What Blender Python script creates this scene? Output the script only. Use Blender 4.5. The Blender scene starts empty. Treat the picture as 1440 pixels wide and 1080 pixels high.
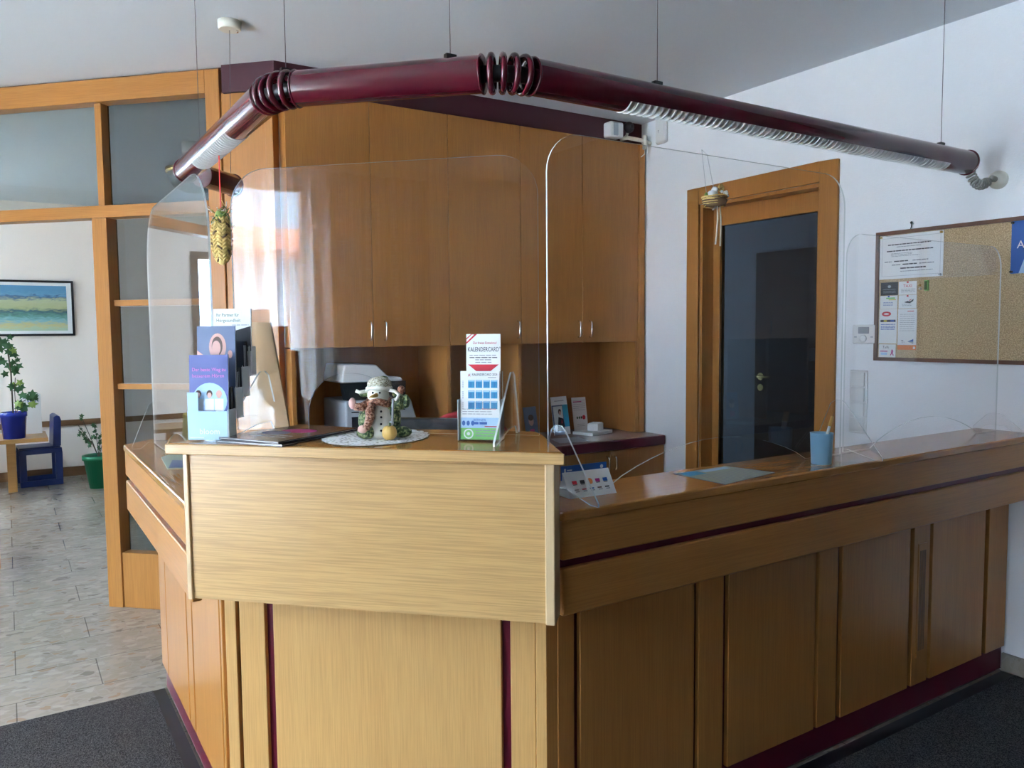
import bpy, bmesh, math, random
from mathutils import Vector, Matrix
random.seed(7)
C = bpy.context.scene.collection
SC = bpy.context.scene
PI = math.pi

# ------------------------------------------------------------------ camera
cam_d = bpy.data.cameras.new('camera')
cam = bpy.data.objects.new('camera', cam_d); C.objects.link(cam)
cam_d.sensor_fit = 'HORIZONTAL'; cam_d.sensor_width = 36.0
cam_d.lens = 36.0 * 1109.4 / 1440.0
cam_d.clip_start = 0.02
YAW, PIT, ROL = math.radians(32.58), math.radians(-3.95), math.radians(-0.526)
v = Vector((math.sin(YAW)*math.cos(PIT), math.cos(YAW)*math.cos(PIT), math.sin(PIT)))
r = Vector((math.cos(YAW), -math.sin(YAW), 0)); u = r.cross(v)
R_ = math.cos(ROL)*r + math.sin(ROL)*u; U_ = -math.sin(ROL)*r + math.cos(ROL)*u
cam.matrix_world = Matrix(((R_.x, U_.x, -v.x, 0), (R_.y, U_.y, -v.y, 0), (R_.z, U_.z, -v.z, 1.4), (0, 0, 0, 1)))
SC.camera = cam

# ------------------------------------------------------------------ world, light, exposure
EXPO = 4.52
SC.view_settings.view_transform = 'Standard'; SC.view_settings.look = 'None'
SC.view_settings.gamma = 1.0; SC.view_settings.use_curve_mapping = False
SC.view_settings.exposure = EXPO
SC.cycles.use_denoising = True
SC.cycles.max_bounces = 12; SC.cycles.diffuse_bounces = 8; SC.cycles.glossy_bounces = 6
SC.cycles.transparent_max_bounces = 40
SC.cycles.caustics_reflective = False; SC.cycles.caustics_refractive = False
SC.cycles.sample_clamp_indirect = 4.0
W = bpy.data.worlds.new('sky'); SC.world = W; W.use_nodes = True
nt = W.node_tree; nt.nodes.clear()
o_ = nt.nodes.new('ShaderNodeOutputWorld'); bg = nt.nodes.new('ShaderNodeBackground')
tc = nt.nodes.new('ShaderNodeTexCoord'); sx = nt.nodes.new('ShaderNodeSeparateXYZ')
cr = nt.nodes.new('ShaderNodeValToRGB')
cr.color_ramp.elements[0].position = 0.0; cr.color_ramp.elements[0].color = (0.075, 0.135, 0.20, 1)
q_ = cr.color_ramp.elements.new(0.30); q_.color = (0.16, 0.24, 0.33, 1)
cr.color_ramp.elements[2].position = 0.85; cr.color_ramp.elements[2].color = (1.0, 0.99, 0.97, 1)
nt.links.new(tc.outputs['Generated'], sx.inputs[0]); nt.links.new(sx.outputs['Z'], cr.inputs[0])
nt.links.new(cr.outputs[0], bg.inputs[0]); nt.links.new(bg.outputs[0], o_.inputs[0])
bg.inputs[1].default_value = 6.0

def portal(name, loc, rot, sx_, sy_):
    d = bpy.data.lights.new(name, 'AREA'); d.shape = 'RECTANGLE'; d.size = sx_; d.size_y = sy_
    d.cycles.is_portal = True
    o = bpy.data.objects.new(name, d); C.objects.link(o); o.location = loc; o.rotation_euler = rot
XW = -3.0            # window wall
WIN = [(-1.88, -1.30, 0.90, 2.20), (0.78, 3.05, 0.25, 2.48), (6.5, 7.9, 0.80, 2.48)]  # first opening added out of view to brighten the right wing and wall
for (a, b, c, d) in WIN:
    portal('window_portal', (XW-0.13, (a+b)/2, (c+d)/2), (0, -PI/2, 0), d-c, b-a)

portal('window_portal', (4.15, 6.12, 1.7), (-PI/2, 0, 0), 0.8, 1.0)  # guides sky light through the added, unseen hallway opening
# ------------------------------------------------------------------ materials
def newmat(name):
    m = bpy.data.materials.new(name); m.use_nodes = True
    n = m.node_tree; n.nodes.clear()
    o = n.nodes.new('ShaderNodeOutputMaterial')
    return m, n, o
def N(n, t, **kw):
    x = n.nodes.new(t)
    for k, val in kw.items():
        if k.startswith('i_'): x.inputs[k[2:]].default_value = val
        else: setattr(x, k, val)
    return x
def L(n, a, b): n.links.new(a, b)
def pbr(name, col, rough=0.5, metal=0.0, spec=0.5, bump=None, coat=0.0):
    m, n, o = newmat(name)
    b = N(n, 'ShaderNodeBsdfPrincipled'); b.inputs['Base Color'].default_value = (*col, 1)
    b.inputs['Roughness'].default_value = rough; b.inputs['Metallic'].default_value = metal
    b.inputs['Specular IOR Level'].default_value = spec; b.inputs['Coat Weight'].default_value = coat
    tc = N(n, 'ShaderNodeTexCoord')
    ns = N(n, 'ShaderNodeTexNoise'); ns.inputs['Scale'].default_value = bump[0] if bump else 60
    L(n, tc.outputs['Object'], ns.inputs['Vector'])
    if bump:
        bp = N(n, 'ShaderNodeBump'); bp.inputs['Strength'].default_value = bump[1]; bp.inputs['Distance'].default_value = bump[2]
        L(n, ns.outputs['Fac'], bp.inputs['Height']); L(n, bp.outputs[0], b.inputs['Normal'])
    L(n, b.outputs[0], o.inputs[0])
    return m
def wood(name, c1, c2, axis='z', rough=0.32, fig=1.0, spec=0.45):
    m, n, o = newmat(name)
    tc = N(n, 'ShaderNodeTexCoord')
    def mp(sc):
        x = N(n, 'ShaderNodeMapping'); x.inputs['Scale'].default_value = sc; L(n, tc.outputs['Object'], x.inputs[0]); return x
    i = 'xyz'.index(axis)
    s1 = [24, 24, 24]; s1[i] = 1.3
    s2 = [340, 340, 340]; s2[i] = 7
    s3 = [3.0, 3.0, 3.0]; s3[i] = 0.5
    n1 = N(n, 'ShaderNodeTexNoise'); n1.inputs['Scale'].default_value = 1; n1.inputs['Detail'].default_value = 4; n1.inputs['Distortion'].default_value = 0.6
    n2 = N(n, 'ShaderNodeTexNoise'); n2.inputs['Scale'].default_value = 1; n2.inputs['Detail'].default_value = 2
    n3 = N(n, 'ShaderNodeTexNoise'); n3.inputs['Scale'].default_value = 1
    for a, s in ((n1, s1), (n2, s2), (n3, s3)): L(n, mp(s).outputs[0], a.inputs['Vector'])
    r1 = N(n, 'ShaderNodeValToRGB'); r1.color_ramp.elements[0].position = 0.22; r1.color_ramp.elements[1].position = 0.80
    r1.color_ramp.elements[0].color = (*c1, 1); r1.color_ramp.elements[1].color = (*c2, 1)
    mx0 = N(n, 'ShaderNodeMix', data_type='FLOAT'); mx0.inputs[0].default_value = 0.45
    L(n, n1.outputs['Fac'], mx0.inputs[2]); L(n, n3.outputs['Fac'], mx0.inputs[3])
    L(n, mx0.outputs[0], r1.inputs[0])
    r2 = N(n, 'ShaderNodeValToRGB'); r2.color_ramp.elements[0].position = 0.35; r2.color_ramp.elements[1].position = 0.6
    k = 1 - 0.13*fig
    r2.color_ramp.elements[0].color = (k, k*0.985, k*0.97, 1); r2.color_ramp.elements[1].color = (1, 1, 1, 1)
    L(n, n2.outputs['Fac'], r2.inputs[0])
    mx = N(n, 'ShaderNodeMix', data_type='RGBA', blend_type='MULTIPLY'); mx.inputs[0].default_value = 1
    L(n, r1.outputs[0], mx.inputs[6]); L(n, r2.outputs[0], mx.inputs[7])
    b = N(n, 'ShaderNodeBsdfPrincipled'); b.inputs['Roughness'].default_value = rough; b.inputs['Specular IOR Level'].default_value = spec
    L(n, mx.outputs[2], b.inputs['Base Color'])
    bp = N(n, 'ShaderNodeBump'); bp.inputs['Strength'].default_value = 0.05; bp.inputs['Distance'].default_value = 0.001
    L(n, n2.outputs['Fac'], bp.inputs['Height']); L(n, bp.outputs[0], b.inputs['Normal'])
    L(n, b.outputs[0], o.inputs[0])
    return m
def clear(name, tint=(1, 1, 1), f0=0.033, rough=0.0):
    m, n, o = newmat(name)
    t = N(n, 'ShaderNodeBsdfTransparent'); t.inputs[0].default_value = (*tint, 1)
    g = N(n, 'ShaderNodeBsdfGlossy'); g.inputs['Roughness'].default_value = rough
    lw = N(n, 'ShaderNodeLayerWeight'); lw.inputs['Blend'].default_value = 0.5
    p = N(n, 'ShaderNodeMath', operation='POWER'); p.inputs[1].default_value = 5
    L(n, lw.outputs['Facing'], p.inputs[0])
    q = N(n, 'ShaderNodeMath', operation='MULTIPLY_ADD'); q.inputs[1].default_value = 1-f0; q.inputs[2].default_value = f0
    L(n, p.outputs[0], q.inputs[0])
    mx = N(n, 'ShaderNodeMixShader'); L(n, q.outputs[0], mx.inputs[0]); L(n, t.outputs[0], mx.inputs[1]); L(n, g.outputs[0], mx.inputs[2])
    L(n, mx.outputs[0], o.inputs[0])
    return m
def edge_mat(name):  # pale mix painted in for the light that clear edges catch
    m, n, o = newmat(name)
    t = N(n, 'ShaderNodeBsdfTransparent'); t.inputs[0].default_value = (0.9, 0.95, 0.95, 1)
    g = N(n, 'ShaderNodeBsdfPrincipled'); g.inputs['Base Color'].default_value = (0.82, 0.87, 0.87, 1); g.inputs['Roughness'].default_value = 0.12
    mx = N(n, 'ShaderNodeMixShader'); mx.inputs[0].default_value = 0.8
    L(n, t.outputs[0], mx.inputs[1]); L(n, g.outputs[0], mx.inputs[2]); L(n, mx.outputs[0], o.inputs[0])
    return m
M = {}
WC1, WC2 = (0.41, 0.168, 0.038), (0.52, 0.232, 0.058)
LC1, LC2 = (0.52, 0.300, 0.110), (0.62, 0.372, 0.148)
M['wz'] = wood('beech veneer upright grain', WC1, WC2, 'z')
M['wx'] = wood('beech veneer level grain', WC1, WC2, 'x')
M['wy'] = wood('beech veneer deep grain', WC1, WC2, 'y')
M['wtop'] = wood('beech counter top', WC1, WC2, 'x', rough=0.13, spec=0.6)
M['lv'] = wood('beech veneer lightened as lit', (0.54, 0.290, 0.098), (0.64, 0.368, 0.132), 'z')  # beech lightened to stand in for light on the lower desk front
M['lx'] = wood('pale oak veneer level grain', LC1, LC2, 'x', fig=1.6)
M['lz'] = wood('pale oak edging', (0.60, 0.41, 0.22), (0.68, 0.49, 0.28), 'z', rough=0.25, fig=0.5)
M['wdark'] = wood('dark brown door veneer', (0.035, 0.014, 0.008), (0.06, 0.026, 0.014), 'z')
M['rail'] = wood('brown wooden rail', (0.17, 0.085, 0.04), (0.24, 0.13, 0.06), 'x')
M['frame'] = wood('walnut frame moulding', (0.13, 0.055, 0.03), (0.20, 0.09, 0.05), 'y')
M['maroon'] = pbr('maroon laminate', (0.12, 0.007, 0.022), 0.3)
M['maroon_l'] = pbr('maroon lacquered metal', (0.085, 0.004, 0.013), 0.16, spec=0.6, coat=0.3)
M['maroon_m'] = pbr('matt maroon fascia', (0.06, 0.010, 0.018), 0.55)
M['wall'] = pbr('textured white wall paint', (0.87, 0.885, 0.90), 0.9, bump=(170, 0.35, 0.003))
M['wallw'] = pbr('cream wall paint', (0.86, 0.775, 0.69), 0.9, bump=(170, 0.3, 0.003))
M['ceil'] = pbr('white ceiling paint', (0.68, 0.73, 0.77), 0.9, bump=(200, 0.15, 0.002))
M['dim'] = pbr('dark unseen wall against bounce light', (0.10, 0.085, 0.07), 0.9)  # darkened for unseen walls, to cut bounce light on the right wing
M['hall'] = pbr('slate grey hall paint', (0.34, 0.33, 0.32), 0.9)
M['white'] = pbr('white plastic', (0.78, 0.78, 0.76), 0.35)
M['cream'] = pbr('cream plastic', (0.74, 0.72, 0.62), 0.4)
M['black'] = pbr('black plastic', (0.012, 0.012, 0.014), 0.35)
M['grey'] = pbr('grey plastic', (0.42, 0.45, 0.48), 0.4)
M['dgrey'] = pbr('dark slate plastic', (0.035, 0.042, 0.055), 0.35)
M['chrome'] = pbr('brushed metal', (0.75, 0.72, 0.66), 0.22, metal=1.0)
M['brass'] = pbr('polished brass', (0.72, 0.52, 0.20), 0.22, metal=1.0)
M['cable'] = pbr('grey cable sheath', (0.30, 0.31, 0.28), 0.5)
M['wire'] = pbr('dark steel wire', (0.09, 0.09, 0.10), 0.4)
M['louvre'] = pbr('white enamel louvre', (0.85, 0.88, 0.88), 0.25)
M['reflector'] = pbr('grey lamp reflector', (0.13, 0.145, 0.14), 0.35)
M['redfab'] = pbr('red fabric', (0.42, 0.02, 0.03), 0.85, bump=(500, .3, .001))
M['blue'] = pbr('navy blue lacquer', (0.006, 0.02, 0.12), 0.35)
M['cobalt'] = pbr('cobalt glazed pot', (0.012, 0.03, 0.30), 0.2)
M['green'] = pbr('green plastic pot', (0.01, 0.17, 0.075), 0.35)
M['leaf'] = pbr('ivy leaf', (0.035, 0.11, 0.03), 0.5)
M['leaf2'] = pbr('young leaf', (0.22, 0.32, 0.06), 0.5)
M['stem'] = pbr('brown plant stem', (0.08, 0.06, 0.03), 0.7)
M['soil'] = pbr('potting soil', (0.03, 0.02, 0.015), 0.95, bump=(90, 1, .01))
M['pine'] = wood('orange pine', (0.42, 0.21, 0.06), (0.55, 0.30, 0.11), 'x')
M['yellow'] = pbr('yellow lacquer', (0.62, 0.52, 0.04), 0.4)
M['paper'] = pbr('white paper', (0.80, 0.81, 0.80), 0.7)
M['papb'] = pbr('pale blue print', (0.42, 0.62, 0.82), 0.45)
M['ink'] = pbr('black ink', (0.02, 0.02, 0.025), 0.6)
M['inkg'] = pbr('grey ink', (0.30, 0.31, 0.33), 0.6)
M['red'] = pbr('red print', (0.62, 0.02, 0.04), 0.45)
M['orange'] = pbr('orange print', (0.75, 0.22, 0.05), 0.5)
M['pgreen'] = pbr('green print', (0.22, 0.58, 0.16), 0.5)
M['pblue'] = pbr('blue print', (0.02, 0.11, 0.42), 0.45)
M['pteal'] = pbr('cyan print', (0.04, 0.34, 0.55), 0.5)
M['pviolet'] = pbr('slate violet print', (0.105, 0.13, 0.36), 0.4)
M['ppink'] = pbr('pink print', (0.80, 0.22, 0.62), 0.5)
M['skin'] = pbr('skin toned print', (0.72, 0.42, 0.36), 0.5)
M['hair'] = pbr('brown print', (0.10, 0.05, 0.035), 0.5)
M['pmag'] = pbr('magenta print', (0.5, 0.02, 0.22), 0.5)
M['tan'] = pbr('tan cardboard', (0.48, 0.31, 0.16), 0.7, bump=(120, .2, .001))
M['charcoal'] = pbr('charcoal gloss card', (0.03, 0.03, 0.04), 0.22)
M['cup'] = pbr('sky blue plastic', (0.22, 0.44, 0.62), 0.35)
M['laminate'] = pbr('rosy grey laminate', (0.42, 0.34, 0.32), 0.22)
M['thread'] = pbr('white crochet thread', (0.82, 0.83, 0.82), 0.85, bump=(600, 1, .002))
def crochet():
    m, n, o = newmat('white crochet')
    tc = N(n, 'ShaderNodeTexCoord'); vo = N(n, 'ShaderNodeTexVoronoi'); vo.inputs['Scale'].default_value = 95; L(n, tc.outputs['Object'], vo.inputs['Vector'])
    ra = N(n, 'ShaderNodeValToRGB'); ra.color_ramp.elements[0].position = 0.22; ra.color_ramp.elements[1].position = 0.42
    ra.color_ramp.elements[0].color = (0.26, 0.24, 0.20, 1); ra.color_ramp.elements[1].color = (0.86, 0.87, 0.87, 1); L(n, vo.outputs['Distance'], ra.inputs[0])
    b = N(n, 'ShaderNodeBsdfPrincipled'); b.inputs['Roughness'].default_value = 0.9; L(n, ra.outputs[0], b.inputs['Base Color'])
    bp = N(n, 'ShaderNodeBump'); bp.inputs['Strength'].default_value = 0.6; bp.inputs['Distance'].default_value = 0.002; L(n, vo.outputs['Distance'], bp.inputs['Height']); L(n, bp.outputs[0], b.inputs['Normal'])
    L(n, b.outputs[0], o.inputs[0]); return m
M['crochet'] = crochet()
M['straw'] = pbr('yellow straw', (0.80, 0.60, 0.22), 0.7, bump=(300, .6, .002))
M['twig'] = pbr('brown twigs', (0.20, 0.12, 0.06), 0.8)
M['ribbon'] = pbr('cream ribbon', (0.80, 0.76, 0.66), 0.6)
M['redrib'] = pbr('red ribbon', (0.70, 0.02, 0.02), 0.5)
M['glz_w'] = pbr('cream glazed ceramic', (0.74, 0.71, 0.62), 0.3, bump=(90, .3, .002))
def mottle(name, c1, c2, c3, sc):
    m, n, o = newmat(name)
    tc = N(n, 'ShaderNodeTexCoord'); ns = N(n, 'ShaderNodeTexNoise'); ns.inputs['Scale'].default_value = sc; ns.inputs['Detail'].default_value = 4; L(n, tc.outputs['Object'], ns.inputs['Vector'])
    ra = N(n, 'ShaderNodeValToRGB'); e = ra.color_ramp.elements; e[0].position = 0.38; e[0].color = (*c1, 1); e[1].position = 0.64; e[1].color = (*c3, 1); q = e.new(0.5); q.color = (*c2, 1); L(n, ns.outputs['Fac'], ra.inputs[0])
    b = N(n, 'ShaderNodeBsdfPrincipled'); b.inputs['Roughness'].default_value = 0.3; L(n, ra.outputs[0], b.inputs['Base Color'])
    bp = N(n, 'ShaderNodeBump'); bp.inputs['Strength'].default_value = 1.0; bp.inputs['Distance'].default_value = 0.004; L(n, ns.outputs['Fac'], bp.inputs['Height']); L(n, bp.outputs[0], b.inputs['Normal'])
    L(n, b.outputs[0], o.inputs[0]); return m
M['glz_g'] = mottle('mottled olive glaze', (0.015, 0.035, 0.012), (0.10, 0.16, 0.055), (0.42, 0.44, 0.20), 150)
M['glz_r'] = mottle('mottled rust glaze', (0.09, 0.02, 0.01), (0.30, 0.10, 0.045), (0.58, 0.34, 0.24), 210)
M['glz_y'] = pbr('ochre glaze', (0.68, 0.42, 0.12), 0.3)
M['knit'] = mottle('knobbly cream glaze', (0.26, 0.22, 0.12), (0.62, 0.57, 0.42), (0.86, 0.84, 0.74), 330)
M['terracotta'] = pbr('orange roof tiles', (0.30, 0.095, 0.05), 0.8, bump=(20, .5, .03))
M['render'] = pbr('pale house render', (0.34, 0.40, 0.48), 0.9)
M['asphalt'] = pbr('grey asphalt', (0.42, 0.42, 0.41), 0.9)
M['clear'] = clear('clear acrylic')
M['edge'] = edge_mat('acrylic edge with painted caught light')
M['smoked'] = clear('grey tinted glass', (0.60, 0.62, 0.62), 0.03)
M['lite'] = clear('lightly tinted glass', (0.80, 0.83, 0.82), 0.05)
M['darkgl'] = clear('dark tinted glass', (0.45, 0.47, 0.50), 0.05)
M['dome'] = clear('frosted lamp glass', (0.62, 0.64, 0.66), 0.12, 0.25)

def terrazzo():
    m, n, o = newmat('polished terrazzo tiles')
    tc = N(n, 'ShaderNodeTexCoord')
    mp = N(n, 'ShaderNodeMapping'); mp.inputs['Scale'].default_value = (1, 1.7, 1); mp.inputs['Rotation'].default_value = (0, 0, 0.35)
    L(n, tc.outputs['Object'], mp.inputs[0])
    nz = N(n, 'ShaderNodeTexNoise'); nz.inputs['Scale'].default_value = 14; L(n, tc.outputs['Object'], nz.inputs['Vector'])
    ad = N(n, 'ShaderNodeMix', data_type='RGBA', blend_type='LINEAR_LIGHT'); ad.inputs[0].default_value = 0.05
    L(n, mp.outputs[0], ad.inputs[6]); L(n, nz.outputs['Color'], ad.inputs[7])
    vo = N(n, 'ShaderNodeTexVoronoi'); vo.inputs['Scale'].default_value = 19; L(n, ad.outputs[2], vo.inputs['Vector'])
    rr = N(n, 'ShaderNodeSeparateColor'); L(n, vo.outputs['Color'], rr.inputs[0])
    ra = N(n, 'ShaderNodeValToRGB'); ra.color_ramp.interpolation = 'CONSTANT'
    e = ra.color_ramp.elements
    e[0].position = 0; e[0].color = (0.29, 0.27, 0.23, 1); e[1].position = 0.35; e[1].color = (0.35, 0.32, 0.28, 1)
    for p, c in ((0.6, (0.26, 0.23, 0.20, 1)), (0.76, (0.39, 0.37, 0.34, 1)), (0.9, (0.30, 0.20, 0.13, 1)), (0.955, (0.15, 0.13, 0.11, 1))):
        q = e.new(p); q.color = c
    L(n, rr.outputs[0], ra.inputs[0])
    vd = N(n, 'ShaderNodeTexVoronoi', feature='DISTANCE_TO_EDGE'); vd.inputs['Scale'].default_value = 19; L(n, ad.outputs[2], vd.inputs['Vector'])
    lt = N(n, 'ShaderNodeMath', operation='GREATER_THAN'); lt.inputs[1].default_value = 0.07; L(n, vd.outputs['Distance'], lt.inputs[0])
    mx = N(n, 'ShaderNodeMix', data_type='RGBA'); mx.inputs[6].default_value = (0.32, 0.30, 0.28, 1)
    L(n, lt.outputs[0], mx.inputs[0]); L(n, ra.outputs[0], mx.inputs[7])
    sf = N(n, 'ShaderNodeMix', data_type='RGBA'); sf.inputs[0].default_value = 0.35; sf.inputs[7].default_value = (0.31, 0.30, 0.27, 1)
    L(n, mx.outputs[2], sf.inputs[6])
    br = N(n, 'ShaderNodeTexBrick'); br.offset = 0.5; br.inputs['Scale'].default_value = 1.0
    br.inputs['Brick Width'].default_value = 0.586; br.inputs['Row Height'].default_value = 0.293; br.inputs['Mortar Size'].default_value = 0.0022
    br.inputs['Color1'].default_value = (1, 0.94, 0.875, 1); br.inputs['Color2'].default_value = (0.97, 0.915, 0.85, 1); br.inputs['Mortar'].default_value = (0.42, 0.40, 0.38, 1)
    m2 = N(n, 'ShaderNodeMapping'); m2.inputs['Location'].default_value = (0.03, 0.043, 0); L(n, tc.outputs['Object'], m2.inputs[0]); L(n, m2.outputs[0], br.inputs['Vector'])
    mm = N(n, 'ShaderNodeMix', data_type='RGBA', blend_type='MULTIPLY'); mm.inputs[0].default_value = 1
    L(n, sf.outputs[2], mm.inputs[6]); L(n, br.outputs['Color'], mm.inputs[7])
    b = N(n, 'ShaderNodeBsdfPrincipled'); b.inputs['Roughness'].default_value = 0.16; L(n, mm.outputs[2], b.inputs['Base Color'])
    L(n, b.outputs[0], o.inputs[0]); return m
M['terrazzo'] = terrazzo()
def carpet():
    m, n, o = newmat('charcoal carpet')
    tc = N(n, 'ShaderNodeTexCoord')
    ns = N(n, 'ShaderNodeTexNoise'); ns.inputs['Scale'].default_value = 260; ns.inputs['Detail'].default_value = 3; L(n, tc.outputs['Object'], ns.inputs['Vector'])
    ra = N(n, 'ShaderNodeValToRGB'); ra.color_ramp.elements[0].position = 0.38; ra.color_ramp.elements[1].position = 0.66
    ra.color_ramp.elements[0].color = (0.022, 0.021, 0.023, 1); ra.color_ramp.elements[1].color = (0.115, 0.108, 0.108, 1)
    L(n, ns.outputs['Fac'], ra.inputs[0])
    b = N(n, 'ShaderNodeBsdfPrincipled'); b.inputs['Roughness'].default_value = 0.95; b.inputs['Specular IOR Level'].default_value = 0.1
    L(n, ra.outputs[0], b.inputs['Base Color'])
    bp = N(n, 'ShaderNodeBump'); bp.inputs['Strength'].default_value = 0.9; bp.inputs['Distance'].default_value = 0.006
    L(n, ns.outputs['Fac'], bp.inputs['Height']); L(n, bp.outputs[0], b.inputs['Normal']); L(n, b.outputs[0], o.inputs[0]); return m
M['carpet'] = carpet()
def cork():
    m, n, o = newmat('cork')
    tc = N(n, 'ShaderNodeTexCoord')
    ns = N(n, 'ShaderNodeTexNoise'); ns.inputs['Scale'].default_value = 240; ns.inputs['Detail'].default_value = 4; L(n, tc.outputs['Object'], ns.inputs['Vector'])
    ra = N(n, 'ShaderNodeValToRGB'); ra.color_ramp.elements[0].position = 0.33; ra.color_ramp.elements[1].position = 0.68
    ra.color_ramp.elements[0].color = (0.36, 0.25, 0.135, 1); ra.color_ramp.elements[1].color = (0.74, 0.58, 0.36, 1)
    q = ra.color_ramp.elements.new(0.5); q.color = (0.54, 0.40, 0.225, 1)
    L(n, ns.outputs['Fac'], ra.inputs[0])
    b = N(n, 'ShaderNodeBsdfPrincipled'); b.inputs['Roughness'].default_value = 0.9; L(n, ra.outputs[0], b.inputs['Base Color']); L(n, b.outputs[0], o.inputs[0]); return m
M['cork'] = cork()
def curtain_mat():
    m, n, o = newmat('sheer white curtain')
    tc = N(n, 'ShaderNodeTexCoord')
    mp = N(n, 'ShaderNodeMapping'); mp.inputs['Scale'].default_value = (1, 14, 210); L(n, tc.outputs['Object'], mp.inputs[0])
    ns = N(n, 'ShaderNodeTexNoise'); ns.inputs['Scale'].default_value = 1; ns.inputs['Detail'].default_value = 3; L(n, mp.outputs[0], ns.inputs['Vector'])
    ra = N(n, 'ShaderNodeValToRGB'); ra.color_ramp.elements[0].position = 0.36; ra.color_ramp.elements[1].position = 0.62
    ra.color_ramp.elements[0].color = (0.30, 0.30, 0.30, 1); ra.color_ramp.elements[1].color = (0.84, 0.88, 0.88, 1); L(n, ns.outputs['Fac'], ra.inputs[0])
    mp2 = N(n, 'ShaderNodeMapping'); mp2.inputs['Scale'].default_value = (1, 24, 0.4); L(n, tc.outputs['Object'], mp2.inputs[0])
    n2 = N(n, 'ShaderNodeTexNoise'); n2.inputs['Scale'].default_value = 1; n2.inputs['Detail'].default_value = 2; L(n, mp2.outputs[0], n2.inputs['Vector'])
    r2 = N(n, 'ShaderNodeMapRange'); r2.inputs[1].default_value = 0.35; r2.inputs[2].default_value = 0.65; r2.inputs[3].default_value = 0.30; r2.inputs[4].default_value = 1.0; L(n, n2.outputs['Fac'], r2.inputs[0])
    cm = N(n, 'ShaderNodeMix', data_type='RGBA', blend_type='MULTIPLY'); cm.inputs[0].default_value = 1; cm.inputs[6].default_value = (0.74, 0.88, 1.0, 1); L(n, r2.outputs[0], cm.inputs[7])
    t = N(n, 'ShaderNodeBsdfTransparent'); tr = N(n, 'ShaderNodeBsdfTranslucent'); L(n, cm.outputs[2], tr.inputs[0])
    d = N(n, 'ShaderNodeBsdfDiffuse'); d.inputs[0].default_value = (0.8, 0.8, 0.8, 1)
    a = N(n, 'ShaderNodeMixShader'); a.inputs[0].default_value = 0.22; L(n, tr.outputs[0], a.inputs[1]); L(n, d.outputs[0], a.inputs[2])
    mx = N(n, 'ShaderNodeMixShader'); L(n, ra.outputs[0], mx.inputs[0]); L(n, t.outputs[0], mx.inputs[1]); L(n, a.outputs[0], mx.inputs[2])
    L(n, mx.outputs[0], o.inputs[0]); return m
M['curtain'] = curtain_mat()
def painting_mat():
    m, n, o = newmat('painted landscape print')
    tc = N(n, 'ShaderNodeTexCoord'); sp = N(n, 'ShaderNodeSeparateXYZ'); L(n, tc.outputs['Object'], sp.inputs[0])
    mp = N(n, 'ShaderNodeMapping'); mp.inputs['Scale'].default_value = (14, 1, 48); L(n, tc.outputs['Object'], mp.inputs[0])
    ns = N(n, 'ShaderNodeTexNoise'); ns.inputs['Scale'].default_value = 1; ns.inputs['Detail'].default_value = 4; ns.inputs['Distortion'].default_value = 0.8; L(n, mp.outputs[0], ns.inputs['Vector'])
    # height fraction 0..1 + noise
    h = N(n, 'ShaderNodeMath', operation='MULTIPLY_ADD'); h.inputs[1].default_value = 1/0.43; h.inputs[2].default_value = 0.5; L(n, sp.outputs['Z'], h.inputs[0])
    a = N(n, 'ShaderNodeMath', operation='MULTIPLY_ADD'); a.inputs[1].default_value = 0.26; L(n, ns.outputs['Fac'], a.inputs[0]); L(n, h.outputs[0], a.inputs[2])
    ra = N(n, 'ShaderNodeValToRGB'); e = ra.color_ramp.elements
    e[0].position = 0.0; e[0].color = (0.30, 0.52, 0.50, 1); e[1].position = 1.0; e[1].color = (0.10, 0.28, 0.45, 1)
    for p, c in ((0.16, (.42, .55, .38, 1)), (0.26, (.55, .50, .22, 1)), (0.36, (.22, .45, .50, 1)), (0.48, (.10, .25, .20, 1)), (0.56, (.05, .13, .16, 1)),
                 (0.64, (.42, .46, .24, 1)), (0.80, (.46, .50, .30, 1)), (0.88, (.06, .14, .26, 1)), (0.93, (.14, .33, .50, 1))):
        q = e.new(p); q.color = c
    L(n, a.outputs[0], ra.inputs[0])
    b = N(n, 'ShaderNodeBsdfPrincipled'); b.inputs['Roughness'].default_value = 0.4; L(n, ra.outputs[0], b.inputs['Base Color']); L(n, b.outputs[0], o.inputs[0]); return m
M['painting'] = painting_mat()

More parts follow.
